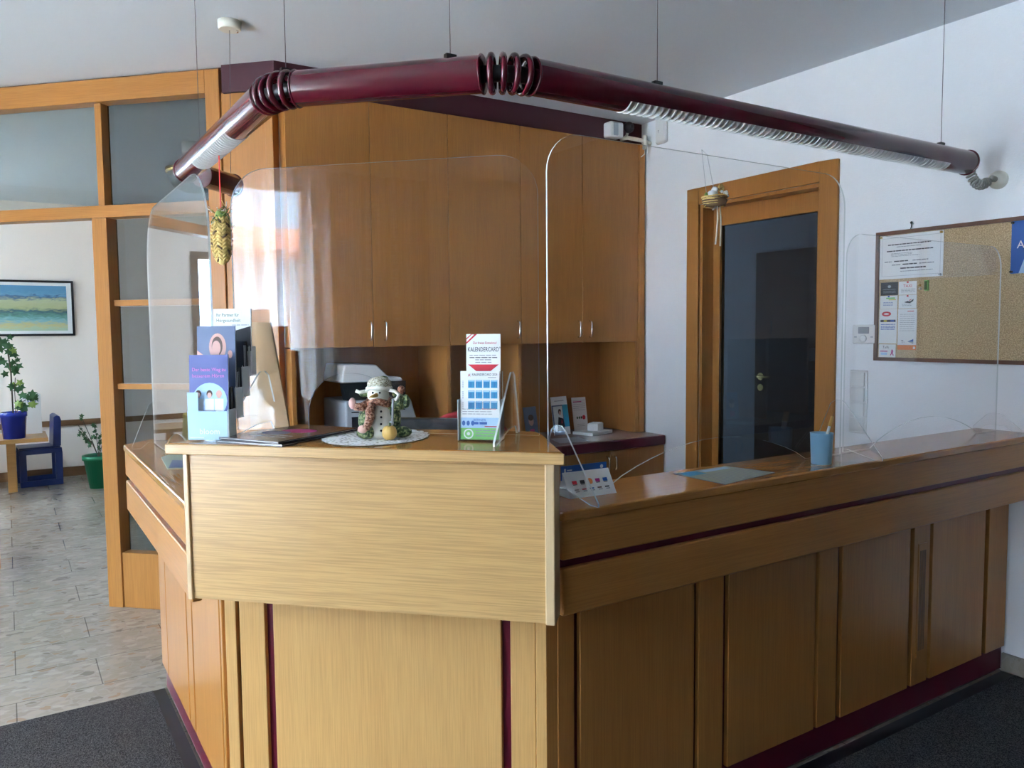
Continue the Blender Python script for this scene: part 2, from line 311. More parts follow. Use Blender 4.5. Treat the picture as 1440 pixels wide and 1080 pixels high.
# ------------------------------------------------------------------ mesh builder
class MB:
    def __init__(s): s.v = []; s.f = []; s.m = []; s.mats = []; s.sm = []; s.T = Matrix.Identity(4)
    def mi(s, mat):
        mat = M[mat] if isinstance(mat, str) else mat
        if mat not in s.mats: s.mats.append(mat)
        return s.mats.index(mat)
    def add(s, vs, fs, mat, smooth=False):
        k = len(s.v); i = s.mi(mat)
        s.v += [s.T @ Vector(p) for p in vs]
        for f in fs: s.f.append([a+k for a in f]); s.m.append(i); s.sm.append(smooth)
    def box(s, x0, x1, y0, y1, z0, z1, mat):
        vs = [(x, y, z) for x in (x0, x1) for y in (y0, y1) for z in (z0, z1)]
        s.add(vs, [(0,1,3,2),(4,6,7,5),(0,4,5,1),(2,3,7,6),(0,2,6,4),(1,5,7,3)], mat); return s
    def prism(s, pts, h0, h1, mat, axis='z', side=None):
        n = len(pts)
        def P(p, h):
            if axis == 'z': return (p[0], p[1], h)
            if axis == 'y': return (p[0], h, p[1])
            return (h, p[0], p[1])
        vs = [P(p, h0) for p in pts]+[P(p, h1) for p in pts]
        s.add(vs, [tuple(range(n))[::-1], tuple(range(n, 2*n))], mat)
        s.add(vs, [(i, (i+1) % n, n+(i+1) % n, n+i) for i in range(n)], side or mat); return s
    def tube(s, path, rad, mat, seg=10, cap=True, closed=False):
        path = [Vector(p) for p in path]; n = len(path)
        rs = rad if isinstance(rad, (list, tuple)) else [rad]*n
        vs = []; up = None
        for i, p in enumerate(path):
            if closed: t = path[(i+1) % n]-path[i-1]
            else: t = path[min(i+1, n-1)]-path[max(i-1, 0)]
            t = t.normalized() if t.length > 1e-9 else Vector((0, 0, 1))
            if up is None:
                up = Vector((0, 0, 1)) if abs(t.z) < 0.9 else Vector((1, 0, 0))
            a = (up - t*up.dot(t)); a = a.normalized() if a.length > 1e-6 else t.orthogonal().normalized()
            up = a; b = t.cross(a)
            for k in range(seg):
                an = 2*PI*k/seg; vs.append(p+(a*math.cos(an)+b*math.sin(an))*rs[i])
        fs = []
        for i in range(n if closed else n-1):
            j = (i+1) % n
            for k in range(seg):
                q = (k+1) % seg; fs.append((i*seg+k, i*seg+q, j*seg+q, j*seg+k))
        s.add(vs, fs, mat, True)
        if cap and not closed: s.add(vs, [tuple(range(seg))[::-1], tuple(range((n-1)*seg, n*seg))], mat)
        return s
    def lathe(s, prof, mat, c=(0,0,0), seg=24, ax='z', cap=True):
        vs = []
        for (rr, h) in prof:
            for k in range(seg):
                a = 2*PI*k/seg
                q = (rr*math.cos(a), rr*math.sin(a), h)
                if ax == 'y': q = (q[0], q[2], q[1])
                if ax == 'x': q = (q[2], q[0], q[1])
                vs.append((q[0]+c[0], q[1]+c[1], q[2]+c[2]))
        n = len(prof)
        fs = [(i*seg+k, i*seg+(k+1) % seg, (i+1)*seg+(k+1) % seg, (i+1)*seg+k) for i in range(n-1) for k in range(seg)]
        s.add(vs, fs, mat, True)
        if cap: s.add(vs, [tuple(range(seg))[::-1], tuple(range((n-1)*seg, n*seg))], mat)
        return s
    def ball(s, c, r, mat, seg=14, rings=9, rot=None):
        rx, ry, rz = r if isinstance(r, (tuple, list)) else (r, r, r)
        vs = []; q = rot or Matrix.Identity(3)
        for i in range(rings+1):
            th = PI*i/rings
            for k in range(seg):
                a = 2*PI*k/seg
                p = q @ Vector((rx*math.sin(th)*math.cos(a), ry*math.sin(th)*math.sin(a), rz*math.cos(th)))
                vs.append(p+Vector(c))
        fs = [(i*seg+k, i*seg+(k+1) % seg, (i+1)*seg+(k+1) % seg, (i+1)*seg+k) for i in range(rings) for k in range(seg)]
        s.add(vs, fs, mat, True); return s
    def quad(s, a, b, c, d, mat): s.add([a, b, c, d], [(0, 1, 2, 3)], mat); return s
    # flat print in the local xz plane facing -y
    def rect(s, x0, x1, z0, z1, mat, y=0): return s.quad((x0, y, z0), (x1, y, z0), (x1, y, z1), (x0, y, z1), mat)
    def disc(s, cx, cz, rx, rz, mat, y=0, n=24, a0=0, a1=2*PI):
        s.add([(cx+rx*math.cos(a0+(a1-a0)*k/n), y, cz+rz*math.sin(a0+(a1-a0)*k/n)) for k in range(n)], [tuple(range(n))], mat); return s
    def poly(s, pts, mat, y=0): s.add([(a, y, b) for a, b in pts], [tuple(range(len(pts)))], mat); return s
    def text(s, body, x, z, size, mat, y=0, align='LEFT', width=None):
        c = bpy.data.curves.new('lettering', 'FONT'); c.body = body; c.size = size; c.align_x = align; c.resolution_u = 2
        o = bpy.data.objects.new('lettering', c); C.objects.link(o)
        dg = bpy.context.evaluated_depsgraph_get(); dg.update()
        me = bpy.data.meshes.new_from_object(o.evaluated_get(dg))
        vs = [vv.co.copy() for vv in me.vertices]; fs = [tuple(p.vertices) for p in me.polygons]
        bpy.data.objects.remove(o); bpy.data.curves.remove(c); bpy.data.meshes.remove(me)
        if not vs: return s
        k = 1.0
        if width:
            w = max(a.x for a in vs)-min(a.x for a in vs); k = width/w
        s.add([(x+a.x*k, y, z+a.y) for a in vs], fs, mat); return s
    def build(s, name, parent=None, bevel=0, seg=2, loc=None):
        me = bpy.data.meshes.new(name); me.from_pydata([tuple(p) for p in s.v], [], s.f)
        for m in s.mats: me.materials.append(m)
        me.polygons.foreach_set('material_index', s.m); me.polygons.foreach_set('use_smooth', s.sm); me.update()
        bm = bmesh.new(); bm.from_mesh(me)
        bmesh.ops.remove_doubles(bm, verts=bm.verts, dist=1e-6)
        o = bpy.data.objects.new(name, me)
        closed = all(len(e.link_faces) == 2 for e in bm.edges)
        if closed: bmesh.ops.recalc_face_normals(bm, faces=bm.faces)
        bm.to_mesh(me); bm.free()
        C.objects.link(o)
        if parent: o.parent = parent
        if loc: o.location = loc
        if bevel:
            b = o.modifiers.new('rounded edges', 'BEVEL'); b.width = bevel; b.segments = seg; b.limit_method = 'ANGLE'; b.harden_normals = True
            for p in me.polygons: p.use_smooth = True
        return o
def tag(o, label=None, cat=None, group=None, kind=None):
    if label: o['label'] = label
    if cat: o['category'] = cat
    if group: o['group'] = group
    if kind: o['kind'] = kind
    return o
def thing(name, label, cat, loc=(0, 0, 0), rz=0, group=None, rx=0):
    o = bpy.data.objects.new(name, None); C.objects.link(o); o.location = loc; o.rotation_euler = (rx, 0, rz)
    o.empty_display_size = 0.05
    return tag(o, label, cat, group)
def struct(o): o['kind'] = 'structure'; return o
def bx(x0, x1, y0, y1, z0, z1, mat): return MB().box(x0, x1, y0, y1, z0, z1, mat)
def arc(cx, cz, r, a0, a1, n=10): return [(cx+r*math.cos(a0+(a1-a0)*i/n), cz+r*math.sin(a0+(a1-a0)*i/n)) for i in range(n+1)]

CEIL = 2.65; XR = 3.351
# ------------------------------------------------------------------ the setting
struct(bx(XW-0.2, 5.2, -2.0, 9.4, -0.1, 0, 'terrazzo').build('floor'))
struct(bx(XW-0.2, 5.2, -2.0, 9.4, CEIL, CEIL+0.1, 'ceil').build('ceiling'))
w = MB()
DY0, DY1, DZ = 2.45, 3.24, 2.095
w.box(XR, XR+0.14, 0.95, DY0, 0, CEIL, 'wall'); w.box(XR, XR+0.14, -1.9, 0.95, 0, CEIL, 'dim'); w.box(XR, XR+0.14, DY1, 9.0, 0, CEIL, 'wall'); w.box(XR, XR+0.14, DY0, DY1, DZ, CEIL, 'wall')  # near stretch, out of view, darkened to soak up bounce light
struct(w.build('wall_right'))
def wall_with_windows(name, wins, x, mat):
    w = MB(); ys = -1.9
    for (a, b, c, d) in wins:
        w.box(x-0.2, x, ys, a, 0, CEIL, mat); w.box(x-0.2, x, a, b, 0, c, mat); w.box(x-0.2, x, a, b, d, CEIL, mat); ys = b
    w.box(x-0.2, x, ys, 9.0, 0, CEIL, mat)
    return struct(w.build(name))
wall_with_windows('wall_left', WIN, XW, 'wallw')
struct(bx(XW-0.2, 5.2, -2.0, -1.9, 0, CEIL, 'dim').build('wall_front'))  # unseen wall, kept dark so it returns little light
m = MB(); m.box(XW-0.2, -1.75, 8.85, 9.0, 0, CEIL, 'wallw'); m.box(-0.75, XR+0.14, 8.85, 9.0, 0, CEIL, 'wallw'); m.box(-1.75, -0.75, 8.85, 9.0, 0, 0.95, 'wallw'); m.box(-1.75, -0.75, 8.85, 9.0, 2.25, CEIL, 'wallw')
struct(m.build('wall_back'))
struct(bx(1.15, XR, 4.12, 4.24, 0, CEIL, 'wallw').build('wall_behind_cabinets'))
# hallway behind the glass door; far-end opening added unseen to light it
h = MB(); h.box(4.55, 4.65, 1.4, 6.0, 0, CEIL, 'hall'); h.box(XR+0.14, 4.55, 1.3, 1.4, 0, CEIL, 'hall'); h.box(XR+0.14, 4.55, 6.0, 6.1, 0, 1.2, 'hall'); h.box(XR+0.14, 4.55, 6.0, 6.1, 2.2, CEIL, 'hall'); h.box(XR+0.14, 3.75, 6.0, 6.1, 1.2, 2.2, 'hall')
struct(h.build('wall_hallway'))
# baseboards
struct(bx(XR-0.014, XR, -1.89, 1.56, 0, 0.075, 'terrazzo').build('baseboard_right'))
struct(bx(XW, XR, 8.835, 8.85, 0, 0.09, 'rail').build('baseboard_back'))
struct(bx(XW, XR, 8.825, 8.85, 0.50, 0.555, 'rail').build('trim_1'))
struct(MB().prism([(-2.3, 7.2), (XW, 7.25)][:0] or [(0.0, 4.905), (0.95, 3.955), (0.935, 3.94), (-0.015, 4.89)], CEIL-0.012, CEIL, 'rail').build('trim_2'))

# windows in the left wall with frame, glass; the first is added for its light
for i, (a, b, c, d) in enumerate(WIN):
    e = bpy.data.objects.new('window_%d' % (i+1), None); C.objects.link(e); e['kind'] = 'structure'
    f = MB(); x0, x1 = XW-0.12, XW-0.06
    f.box(x0, x1, a, a+0.06, c, d, 'wz'); f.box(x0, x1, b-0.06, b, c, d, 'wz'); f.box(x0, x1, a+0.06, b-0.06, c, c+0.07, 'wz'); f.box(x0, x1, a+0.06, b-0.06, d-0.06, d, 'wz')
    ym = a+(b-a)*0.36
    f.box(x0, x1, ym-0.035, ym+0.035, c+0.07, d-0.06, 'wz')
    f.build('window_frame', e)
    bx(XW-0.092, XW-0.086, a+0.05, b-0.05, c+0.05, d-0.05, 'clear').build('window_glass', e)
def curtain(name, label, cat, y0, y1, z0, z1, x):
    n = int((y1-y0)/0.012); vs = []; fs = []
    for i in range(n+1):
        y = y0+(y1-y0)*i/n
        a = 0.034*math.sin(y*38+1.5*math.sin(y*7))+0.012*math.sin(y*91)
        for z in (z0, z1): vs.append((x+a, y, z))
    fs = [(2*i, 2*i+2, 2*i+3, 2*i+1) for i in range(n)]
    m = MB(); m.add(vs, fs, 'curtain', True)
    t = thing(name, label, cat, (0, 0, 0))
    m.build('fabric', t)
    MB().tube([(x, y0-0.05, z1+0.012), (x, y1+0.05, z1+0.012)], 0.012, 'white').build('curtain_rod', t)
    return t
curtain('sheer_curtain', 'white sheer curtain hanging in front of the front room window', 'curtain', -0.10, 3.25, 0.04, 2.55, XW+0.12)
curtain('sheer_curtain', 'white sheer curtain hanging in the waiting room window', 'curtain', 5.3, 8.3, 0.45, 2.55, XW+0.10)

# street outside the window, seen mirrored in the acrylic screens
g = thing('neighbour_house', 'pale house with orange tiled roof across the street, mirrored in the acrylic screen', 'building', (-10, 0, 0))
bx(-4, 0, -6, 16, 0.0, 2.55, 'render').build('wall', g)
MB().prism([(-4.4, 2.55), (0.4, 2.55), (0.4, 2.67), (-2, 3.3), (-4.4, 2.67)], -6.3, 1.2, 'terracotta', 'y').build('roof', g)
MB().prism([(-4.4, 2.55), (0.4, 2.55), (0.4, 2.70), (-4.4, 2.85)], 1.2, 16.3, 'inkg', 'y').build('gutter_roof', g)
struct(bx(-40, XW-0.2, -30, 40, -0.2, -0.05, 'asphalt').build('ground_outside'))

# ------------------------------------------------------------------ carpet
cp = MB(); cp.prism([(XW+0.05, -1.85), (XR-0.03, -1.85), (XR-0.03, 1.50), (1.06, 1.50), (0.42, 2.14), (0.42, 3.275), (XW+0.05, 3.275)], 0.0005, 0.009, 'carpet')
t = thing('carpet', 'charcoal entrance carpet with black border around the reception counter', 'carpet')
cp.build('pile', t)
MB().prism([(0.42, 3.275), (0.42, 2.14), (1.06, 1.50), (XR-0.03, 1.50), (XR-0.03, 1.55), (1.10, 1.55), (0.462, 2.19), (0.462, 3.275)], 0.0006, 0.008, 'black').build('border', t)

# ------------------------------------------------------------------ partition with glass
PT = (0.439, 4.441)   # door side post on the partition line x+y = 4.88; local x runs to the right along the line
pt = thing('glazed_partition', 'floor to ceiling wooden partition with glass panes beside the waiting room', 'partition', (PT[0], PT[1], 0), -PI/4)
pt['kind'] = 'structure'; pt.name = 'wall_partition'
for k in ('label', 'category'): del pt[k]
TH = 0.045
# local x of things: px 134 -> -0.05, px 155 -> +0.03, px 293 -> 0.603, px 312 -> 0.676
bx(-0.052, 0.032, -0.03, 0.05, 0, 1.97, 'wz').build('post', pt, 0.004)
bx(-3.2, 0.60, -0.03, 0.05, 1.97, 2.03, 'wx').build('transom', pt, 0.004)
bx(-3.2, 0.60, -0.03, 0.05, 2.53, CEIL-0.012, 'wx').build('head_beam', pt, 0.004)
bx(-0.025, 0.012, -0.01, 0.05, 2.03, 2.53, 'wz').build('mullion', pt, 0.003)
bx(0.60, 0.675, -0.03, 0.05, 0, CEIL-0.012, 'wz').build('post', pt, 0.004)
bx(-3.2, -3.1, -0.03, 0.05, 0, 1.97, 'wz').build('post', pt, 0.004)
bx(0.032, 0.60, -0.02, 0.04, 0, 0.285, 'wz').build('bottom_panel', pt, 0.003)
bx(0.032, 0.60, 0.0, 0.03, 1.118, 1.145, 'wx').build('glazing_bar', pt, 0.002)
bx(0.032, 0.60, 0.0, 0.03, 1.535, 1.565, 'wx').build('glazing_bar', pt, 0.002)
for (a, b, c, d, mt) in ((0.034, 0.598, 0.287, 1.116, 'smoked'), (0.034, 0.598, 1.147, 1.533, 'smoked'), (0.034, 0.598, 1.567, 1.968, 'smoked'), (0.014, 0.598, 2.032, 2.528, 'smoked'), (-3.1, -0.027, 2.032, 2.528, 'lite')):
    bx(a, b, 0.036, 0.041, c, d, mt).build('glass', pt)
# wooden return panel between partition and cabinets
bx(0.677, 0.905, -0.018, 0.03, 0, 2.53, 'wz').build('panel', pt, 0.002)
bx(0.905, 0.945, -0.026, 0.03, 0, 2.53, 'wz').build('edge_strip', pt, 0.003)

# ------------------------------------------------------------------ maroon cornice
fa = thing('cornice_board', 'maroon cornice board running along the ceiling above the cupboards', 'cornice')
MB().prism([(0.905, 3.925), (1.095, 3.735), (XR, 3.735), (XR, 3.80), (1.12, 3.80), (0.95, 3.97)], 2.522, CEIL, 'maroon_m').build('board', fa)

# ------------------------------------------------------------------ wall cabinets
def handle(name, parent, x, y, z0, z1, mat='chrome'):
    m = MB()
    zm = [z0, z0+0.004, z0+0.012, (z0+z1)/2, z1-0.012, z1-0.004, z1]
    dy = [0, -0.018, -0.024, -0.025, -0.024, -0.018, 0]
    m.tube([(x, y+d, z) for z, d in zip(zm, dy)], 0.0042, mat, 8)
    return m.build(name, parent)
def cabinet(x0, x1, seams, handles, label, left_panel, right_panel):
    t = thing('wall_cabinet', label, 'cabinet', ((x0+x1)/2, 3.70, 0), 0, 'tall cupboards along the back wall')
    c = (x0+x1)/2
    bx(x0-c+0.002, x1-c-0.002, 0.02, 0.38, 1.324, 2.518, 'wz').build('body', t)
    ed = [x0]+seams+[x1]
    ds = []
    for a, b in zip(ed[:-1], ed[1:]):
        ds.append(bx(a-c+0.0015, b-c-0.0015, 0.0, 0.019, 1.32, 2.518, 'wz').build('door', t, 0.0015))
    for k, hx in handles:
        handle('handle', ds[k], hx-c, 0.0, 1.352, 1.447)
    bx(x0-c+0.002, x1-c-0.002, 0.345, 0.36, 0.755, 1.324, 'wz').build('niche_back', t)
    if left_panel: bx(x0-c, x0-c+0.022, 0.0, 0.345, 0.755, 1.318, 'wz').build('side_panel', t, 0.002)
    if right_panel: bx(x1-c-0.022, x1-c, 0.0, 0.345, 0.755, 1.318, 'wz').build('side_panel', t, 0.002)
    return t
cabinet(1.128, 1.979, [1.546], [(0, 1.527), (1, 1.607)], 'tall beech double cupboard above the printer, at the left end of the row', True, True)
cabinet(1.981, 2.430, [], [(0, 2.405)], 'narrow single door beech cupboard in the middle of the row', False, True)
cabinet(2.432, 3.292, [2.863], [(0, 2.829), (1, 2.913)], 'tall beech double cupboard at the right end of the row beside the white wall', False, True)
t = thing('end_panel', 'full height beech end panel between the cupboards and the white wall', 'panel', (3.32, 3.70, 0))
bx(-0.026, 0.018, -0.012, 0.42, 0.755, 2.519, 'wz').build('board', t, 0.003)

# base cabinets + worktop
def base(x0, x1, lab):
    c = (x0+x1)/2; t = thing('base_cabinet', lab, 'cabinet', (c, 3.52, 0), 0, 'base cupboards under the back worktop')
    bx(x0-c+0.001, x1-c-0.001, 0.022, 0.58, 0.09, 0.694, 'wz').build('body', t)
    bx(x0-c+0.001, x1-c-0.001, 0.05, 0.55, 0.0, 0.09, 'maroon').build('plinth', t)
    for i in (0, 1):
        a = x0-c if i == 0 else 0; b = 0 if i == 0 else x1-c
        d = bx(a+0.002, b-0.002, 0, 0.02, 0.10, 0.692, 'wz').build('door', t, 0.002)
        handle('handle', d, -0.027 if i == 0 else 0.027, 0, 0.58, 0.66)
base(2.50, 3.345, 'beech base cupboard with two doors at the right end under the maroon edged worktop')
base(1.655, 2.50, 'beech base cupboard in the middle under the back worktop, behind the desk')
base(1.145, 1.655, 'beech base cupboard at the left end under the back worktop, below the printer')
t = thing('back_worktop', 'rosy grey worktop with maroon rounded edge under the cupboards', 'worktop', (2.2, 3.52, 0.694))
bx(-1.05, 1.149, 0.012, 0.59, 0.0, 0.058, 'laminate').build('surface', t)
bx(-1.05, 1.149, -0.012, 0.012, 0.0005, 0.0585, 'maroon').build('front_edge', t, 0.009, loc=None)

# ------------------------------------------------------------------ reception counter: straight wing builder (local x along the front, y into depth)
def wing(name, label, loc, rz, x0, x1, cols, topdepth, far_skew=0.0, near_cut=None, ends=(0, 0)):
    e0, e1 = ends
    t = thing(name, label, 'counter', loc, rz)
    # face y = 0 is the front edge of the shelf; body face at y=.105, kick at .122
    if far_skew == 'L': pts = [(x0, 0), (x1, 0), (x1, topdepth), (x0-topdepth, topdepth)]
    else: pts = [(x0, 0), (x1, 0), (x1, topdepth), (x0, topdepth)]
    if near_cut: pts = near_cut
    MB().prism(pts, 0.955, 0.98, 'wtop').build('counter_top', t, 0.006, 3)
    bx(x0, x1, 0.004, 0.03, 0.864, 0.957, 'wx').build('upper_rail', t, 0.005, 3)
    bx(x0, x1, 0.018, 0.032, 0.842, 0.866, 'maroon').build('groove_strip', t)
    bx(x0, x1, 0.004, 0.03, 0.732, 0.845, 'wx').build('lower_rail', t, 0.005, 3)
    bx(x0+e0, x1-e1, 0.122, 0.16, 0.10, 0.955, 'maroon').build('backing', t)
    bx(x0+e0, x1-e1, 0.03, 0.12, 0.76, 0.955, 'wx').build('shelf_box', t)
    for kind, a, b in cols:
        o = bx(a, b, 0.105, 0.122, 0.108, 0.758, 'wz').build('front_panel' if kind == 'p' else 'pilaster', t, 0.003)
        if kind == 'v':
            vt = MB(); c = (a+b)/2
            vt.box(c-0.026, c+0.030, 0.1015, 0.105, 0.21, 0.625, 'wz'); 
            vo = vt.build('vent_grille', o)
            sl = MB()
            for k in range(5): sl.box(c-0.016+k*0.008-0.0022, c-0.016+k*0.008+0.0022, 0.1002, 0.1015, 0.235, 0.60, 'rail')
            sl.build('vent_slats', vo)
    bx(x0+e0, x1-e1, 0.118, 0.14, 0.012, 0.106, 'maroon').build('kickboard', t)
    bx(x0+e0, x1-e1, 0.1165, 0.118, 0.010, 0.0145, 'chrome').build('metal_strip', t)
    return t
Y0 = 1.445
wing('reception_counter', 'right wing of the beech reception counter with ventilation grille, running to the white wall', (0, Y0, 0), 0, 1.06, 3.340,
     [('n', 1.118, 1.170), ('p', 1.188, 1.592), ('n', 1.609, 1.709), ('p', 1.730, 2.128), ('n', 2.143, 2.242), ('p', 2.265, 2.653), ('v', 2.675, 2.776), ('p', 2.794, 3.162), ('n', 3.190, 3.338)], 0.245, ends=(0.06, 0))
# left wing: local x runs along -Y (near end has larger x); origin at world (0.353, 3.28)
wing('reception_counter', 'left wing of the beech reception counter running back towards the waiting room', (0.353, 3.28, 0), -PI/2, 0.0, 1.24,
     [('n', 0.0, 0.14), ('p', 0.15, 0.55), ('n', 0.565, 0.645), ('p', 0.66, 1.05), ('n', 1.062, 1.085)], 0.245, far_skew='L', ends=(0, 0.157))

# ------------------------------------------------------------------ raised front desk
DO = (0.670, 1.710)
def dk(x, y, z=0): s = math.sqrt(.5); return (DO[0]+(x+y)*s, DO[1]+(-x+y)*s, z)
dt = thing('reception_desk', 'raised pale oak desk section across the corner between the two counter wings', 'counter', dk(0, 0), -PI/4)
ZT = 1.135
MB().prism([(-0.483, -0.025), (0.483, -0.025), (0.381, 0.28), (0.353, 0.328), (-0.353, 0.328), (-0.381, 0.28)], ZT-0.027, ZT, 'wtop').build('desk_top', dt, 0.006, 3)
MB().box(-0.484, 0.484, -0.029, -0.022, ZT-0.026, ZT-0.001, 'lx').build('edge_strip', dt, 0.003)
bx(-0.442, 0.436, 0.004, 0.024, 0.748, ZT-0.027, 'lx').build('front_panel', dt)
bx(-0.456, -0.442, -0.002, 0.10, 0.745, ZT-0.027, 'lz').build('side_panel', dt, 0.003)
bx(0.436, 0.458, -0.002, 0.07, 0.745, ZT-0.027, 'lz').build('side_panel', dt, 0.003)
bx(-0.37, 0.36, 0.024, 0.10, 0.755, ZT-0.03, 'wx').build('carcass', dt)
yb = (2.65-2.38)*math.sqrt(.5)
for nm, a, b in (('corner_post', -0.478, -0.444), ('pilaster', -0.438, -0.362), ('front_panel', -0.338, 0.289), ('pilaster', 0.312, 0.3765), ('corner_post', 0.3775, 0.406)):
    bx(a, b, yb-(0.006 if nm == 'corner_post' else 0), yb+0.02, 0.108, 0.75, 'lv').build(nm, dt, 0.003)
bx(-0.44, 0.40, yb+0.014, yb+0.05, 0.10, 0.754, 'maroon').build('backing', dt)
bx(-0.465, 0.40, yb+0.008, yb+0.04, 0.010, 0.106, 'maroon').build('kickboard', dt)
MB().prism([(0.406, yb-0.006), (0.428, yb+0.014), (0.428, yb+0.03), (0.406, yb+0.03)], 0.108, 0.75, 'wz').build('corner_filler', dt)

# ------------------------------------------------------------------ right wall: door
d = bpy.data.objects.new('door_1', None); C.objects.link(d); d['kind'] = 'structure'; d.location = (XR, 2.84, 0)
def dbx(x0, x1, y0, y1, z0, z1, mat): return bx(x0-XR, x1-XR, y0-2.84, y1-2.84, z0, z1, mat)
cas = MB()
for (a, b, c, e) in ((2.349, DY0, 0, 2.19), (DY1, 3.33, 0, 2.19), (DY0, DY1, DZ, 2.19)):
    cas.box(-0.018, 0, a-2.84, b-2.84, c, e, 'wz')
cas.build('casing', d, 0.004)
jm = MB(); jm.box(0, 0.14, DY0-2.84-0.0, DY0-2.84+0.018, 0, DZ, 'wz'); jm.box(0, 0.14, DY1-2.84-0.018, DY1-2.84, 0, DZ, 'wz'); jm.box(0, 0.14, DY0-2.822, DY1-2.858, DZ-0.018, DZ, 'wz')
jm.build('jamb', d)
lf = MB(); lf.box(0.085, 0.125, DY0-2.82, DY0-2.79, 0.01, DZ-0.02, 'wz'); lf.box(0.085, 0.125, DY1-2.91, DY1-2.86, 0.01, DZ-0.02, 'wz')
lf.box(0.085, 0.125, DY0-2.79, DY1-2.91, 1.975, DZ-0.02, 'wz'); lf.box(0.085, 0.125, DY0-2.79, DY1-2.91, 0.01, 0.14, 'wz')
lo = lf.build('leaf_frame', d, 0.002)
bx(0.102, 0.107, DY0-2.79, DY1-2.91, 0.14, 1.975, 'darkgl').build('glass', lo)
d2 = bpy.data.objects.new('door_2', None); C.objects.link(d2); d2['kind'] = 'structure'; d2.location = (4.55, 3.4, 0)
bx(-0.03, -0.002, -0.25, 0.43, 0, 1.925, 'wdark').build('leaf', d2)
hd = MB(); hd.T = Matrix.Translation((-0.03, 0.375, 1.05))
hd.lathe([(0.026, 0), (0.026, -0.008)], 'brass', ax='x'); hd.tube([(0, 0, 0), (-0.045, 0, 0), (-0.05, -0.01, 0), (-0.05, -0.12, 0)], 0.009, 'brass')
hd.lathe([(0.024, 0), (0.024, -0.008)], 'brass', (0, 0, -0.078), ax='x'); hd.build('door_handle', d2)

# thermostat, switches, junction plug, router
def wallthing(name, label, cat, y, z, group=None): return thing(name, label, cat, (XR-0.001, y, z), -PI/2, group)   # local x = -Y world, local y = +X (into the wall)
t = wallthing('thermostat', 'white wall thermostat with grey display and round dial beside the cork board', 'thermostat', 2.195, 1.364)
bx(-0.056, 0.056, -0.024, 0, -0.043, 0.043, 'white').build('housing', t, 0.004)
bx(-0.026, 0.028, -0.0255, -0.024, 0.002, 0.033, 'inkg').build('display', t)
MB().lathe([(0.017, 0), (0.017, -0.004), (0.012, -0.006)], 'white', (0, -0.024, -0.020), ax='y').build('dial', t)
bx(-0.046, -0.034, -0.0255, -0.024, -0.016, -0.010, 'grey').build('button', t); bx(0.036, 0.048, -0.0255, -0.024, -0.016, -0.010, 'grey').build('button', t)
t = wallthing('light_switch_panel', 'white upright frame of four light switches beside the door casing', 'light switch', 2.226, 1.048)
bx(-0.045, 0.045, -0.008, 0, -0.148, 0.148, 'white').build('frame', t, 0.004)
for k in range(4):
    bx(-0.034, 0.034, -0.015, -0.008, -0.140+k*0.071, -0.076+k*0.071, 'white').build('rocker', t, 0.003)
t = wallthing('cable_outlet', 'round cream wall outlet joined to the lamp by a coiled grey cable', 'outlet', 1.635, 1.975)
MB().lathe([(0.036, 0), (0.036, -0.012), (0.030, -0.028), (0.012, -0.032)], 'cream', ax='y').build('cap', t)
MB().lathe([(0.011, -0.030), (0.013, -0.055), (0.006, -0.065)], 'cable', ax='y').build('gland', t)
t = wallthing('wall_nail', 'small dark hook nailed above the cork board', 'hook', 1.985, 1.836)
nb = MB(); nb.ball((0, -0.012, 0.012), 0.006, 'black'); nb.tube([(0, 0, 0.008), (0, -0.012, 0.012), (0, -0.012, -0.006), (-0.006, -0.01, -0.018)], 0.002, 'black'); nb.build('hook', t)

# ------------------------------------------------------------------ cork board
cb = wallthing('cork_board', 'cork pinboard in a thin walnut frame on the right wall', 'pinboard', 1.700, 1.532)
hx, hz = 0.445, 0.288
bx(-hx+0.012, hx-0.012, -0.012, 0, -hz+0.012, hz-0.012, 'cork').build('cork', cb)
for (a, b, c, e, mt) in ((-hx, hx, hz-0.016, hz, 'frame'), (-hx, hx, -hz, -hz+0.016, 'frame'), (-hx, -hx+0.016, -hz+0.016, hz-0.016, 'frame'), (hx-0.016, hx, -hz+0.016, hz-0.016, 'frame')):
    bx(a, b, -0.022, 0, c, e, mt).build('frame_rail', cb)
def sheet(name, label, cat, w, h, base='paper', th=0.0006):
    m = MB(); m.box(-w/2, w/2, 0, th, -h/2, h/2, base); return m
XB = XR-0.0135
def pin(name, label, y, z, w, h, base, fn, group=None, cat='card', tilt=0):
    """paper pinned on the board: local x to the right, z up, facing -y"""
    m = sheet(name, label, cat, w, h, base)
    fn(m, w, h)
    o = m.build(name); o.location = (XB-0.0012, y, z); o.rotation_euler = (0, tilt, -PI/2)
    return tag(o, label, cat, group)
E1 = -0.0004
def lines(m, x0, x1, zs, hh, mat='inkg', y=E1, rag=True):
    for z in zs:
        x = x0
        while x < x1-0.002:
            ww = random.uniform(0.006, 0.018)*(hh/0.002)**0.5
            e = min(x+ww, x1); m.rect(x, e, z, z+hh, mat, y); x = e+0.002
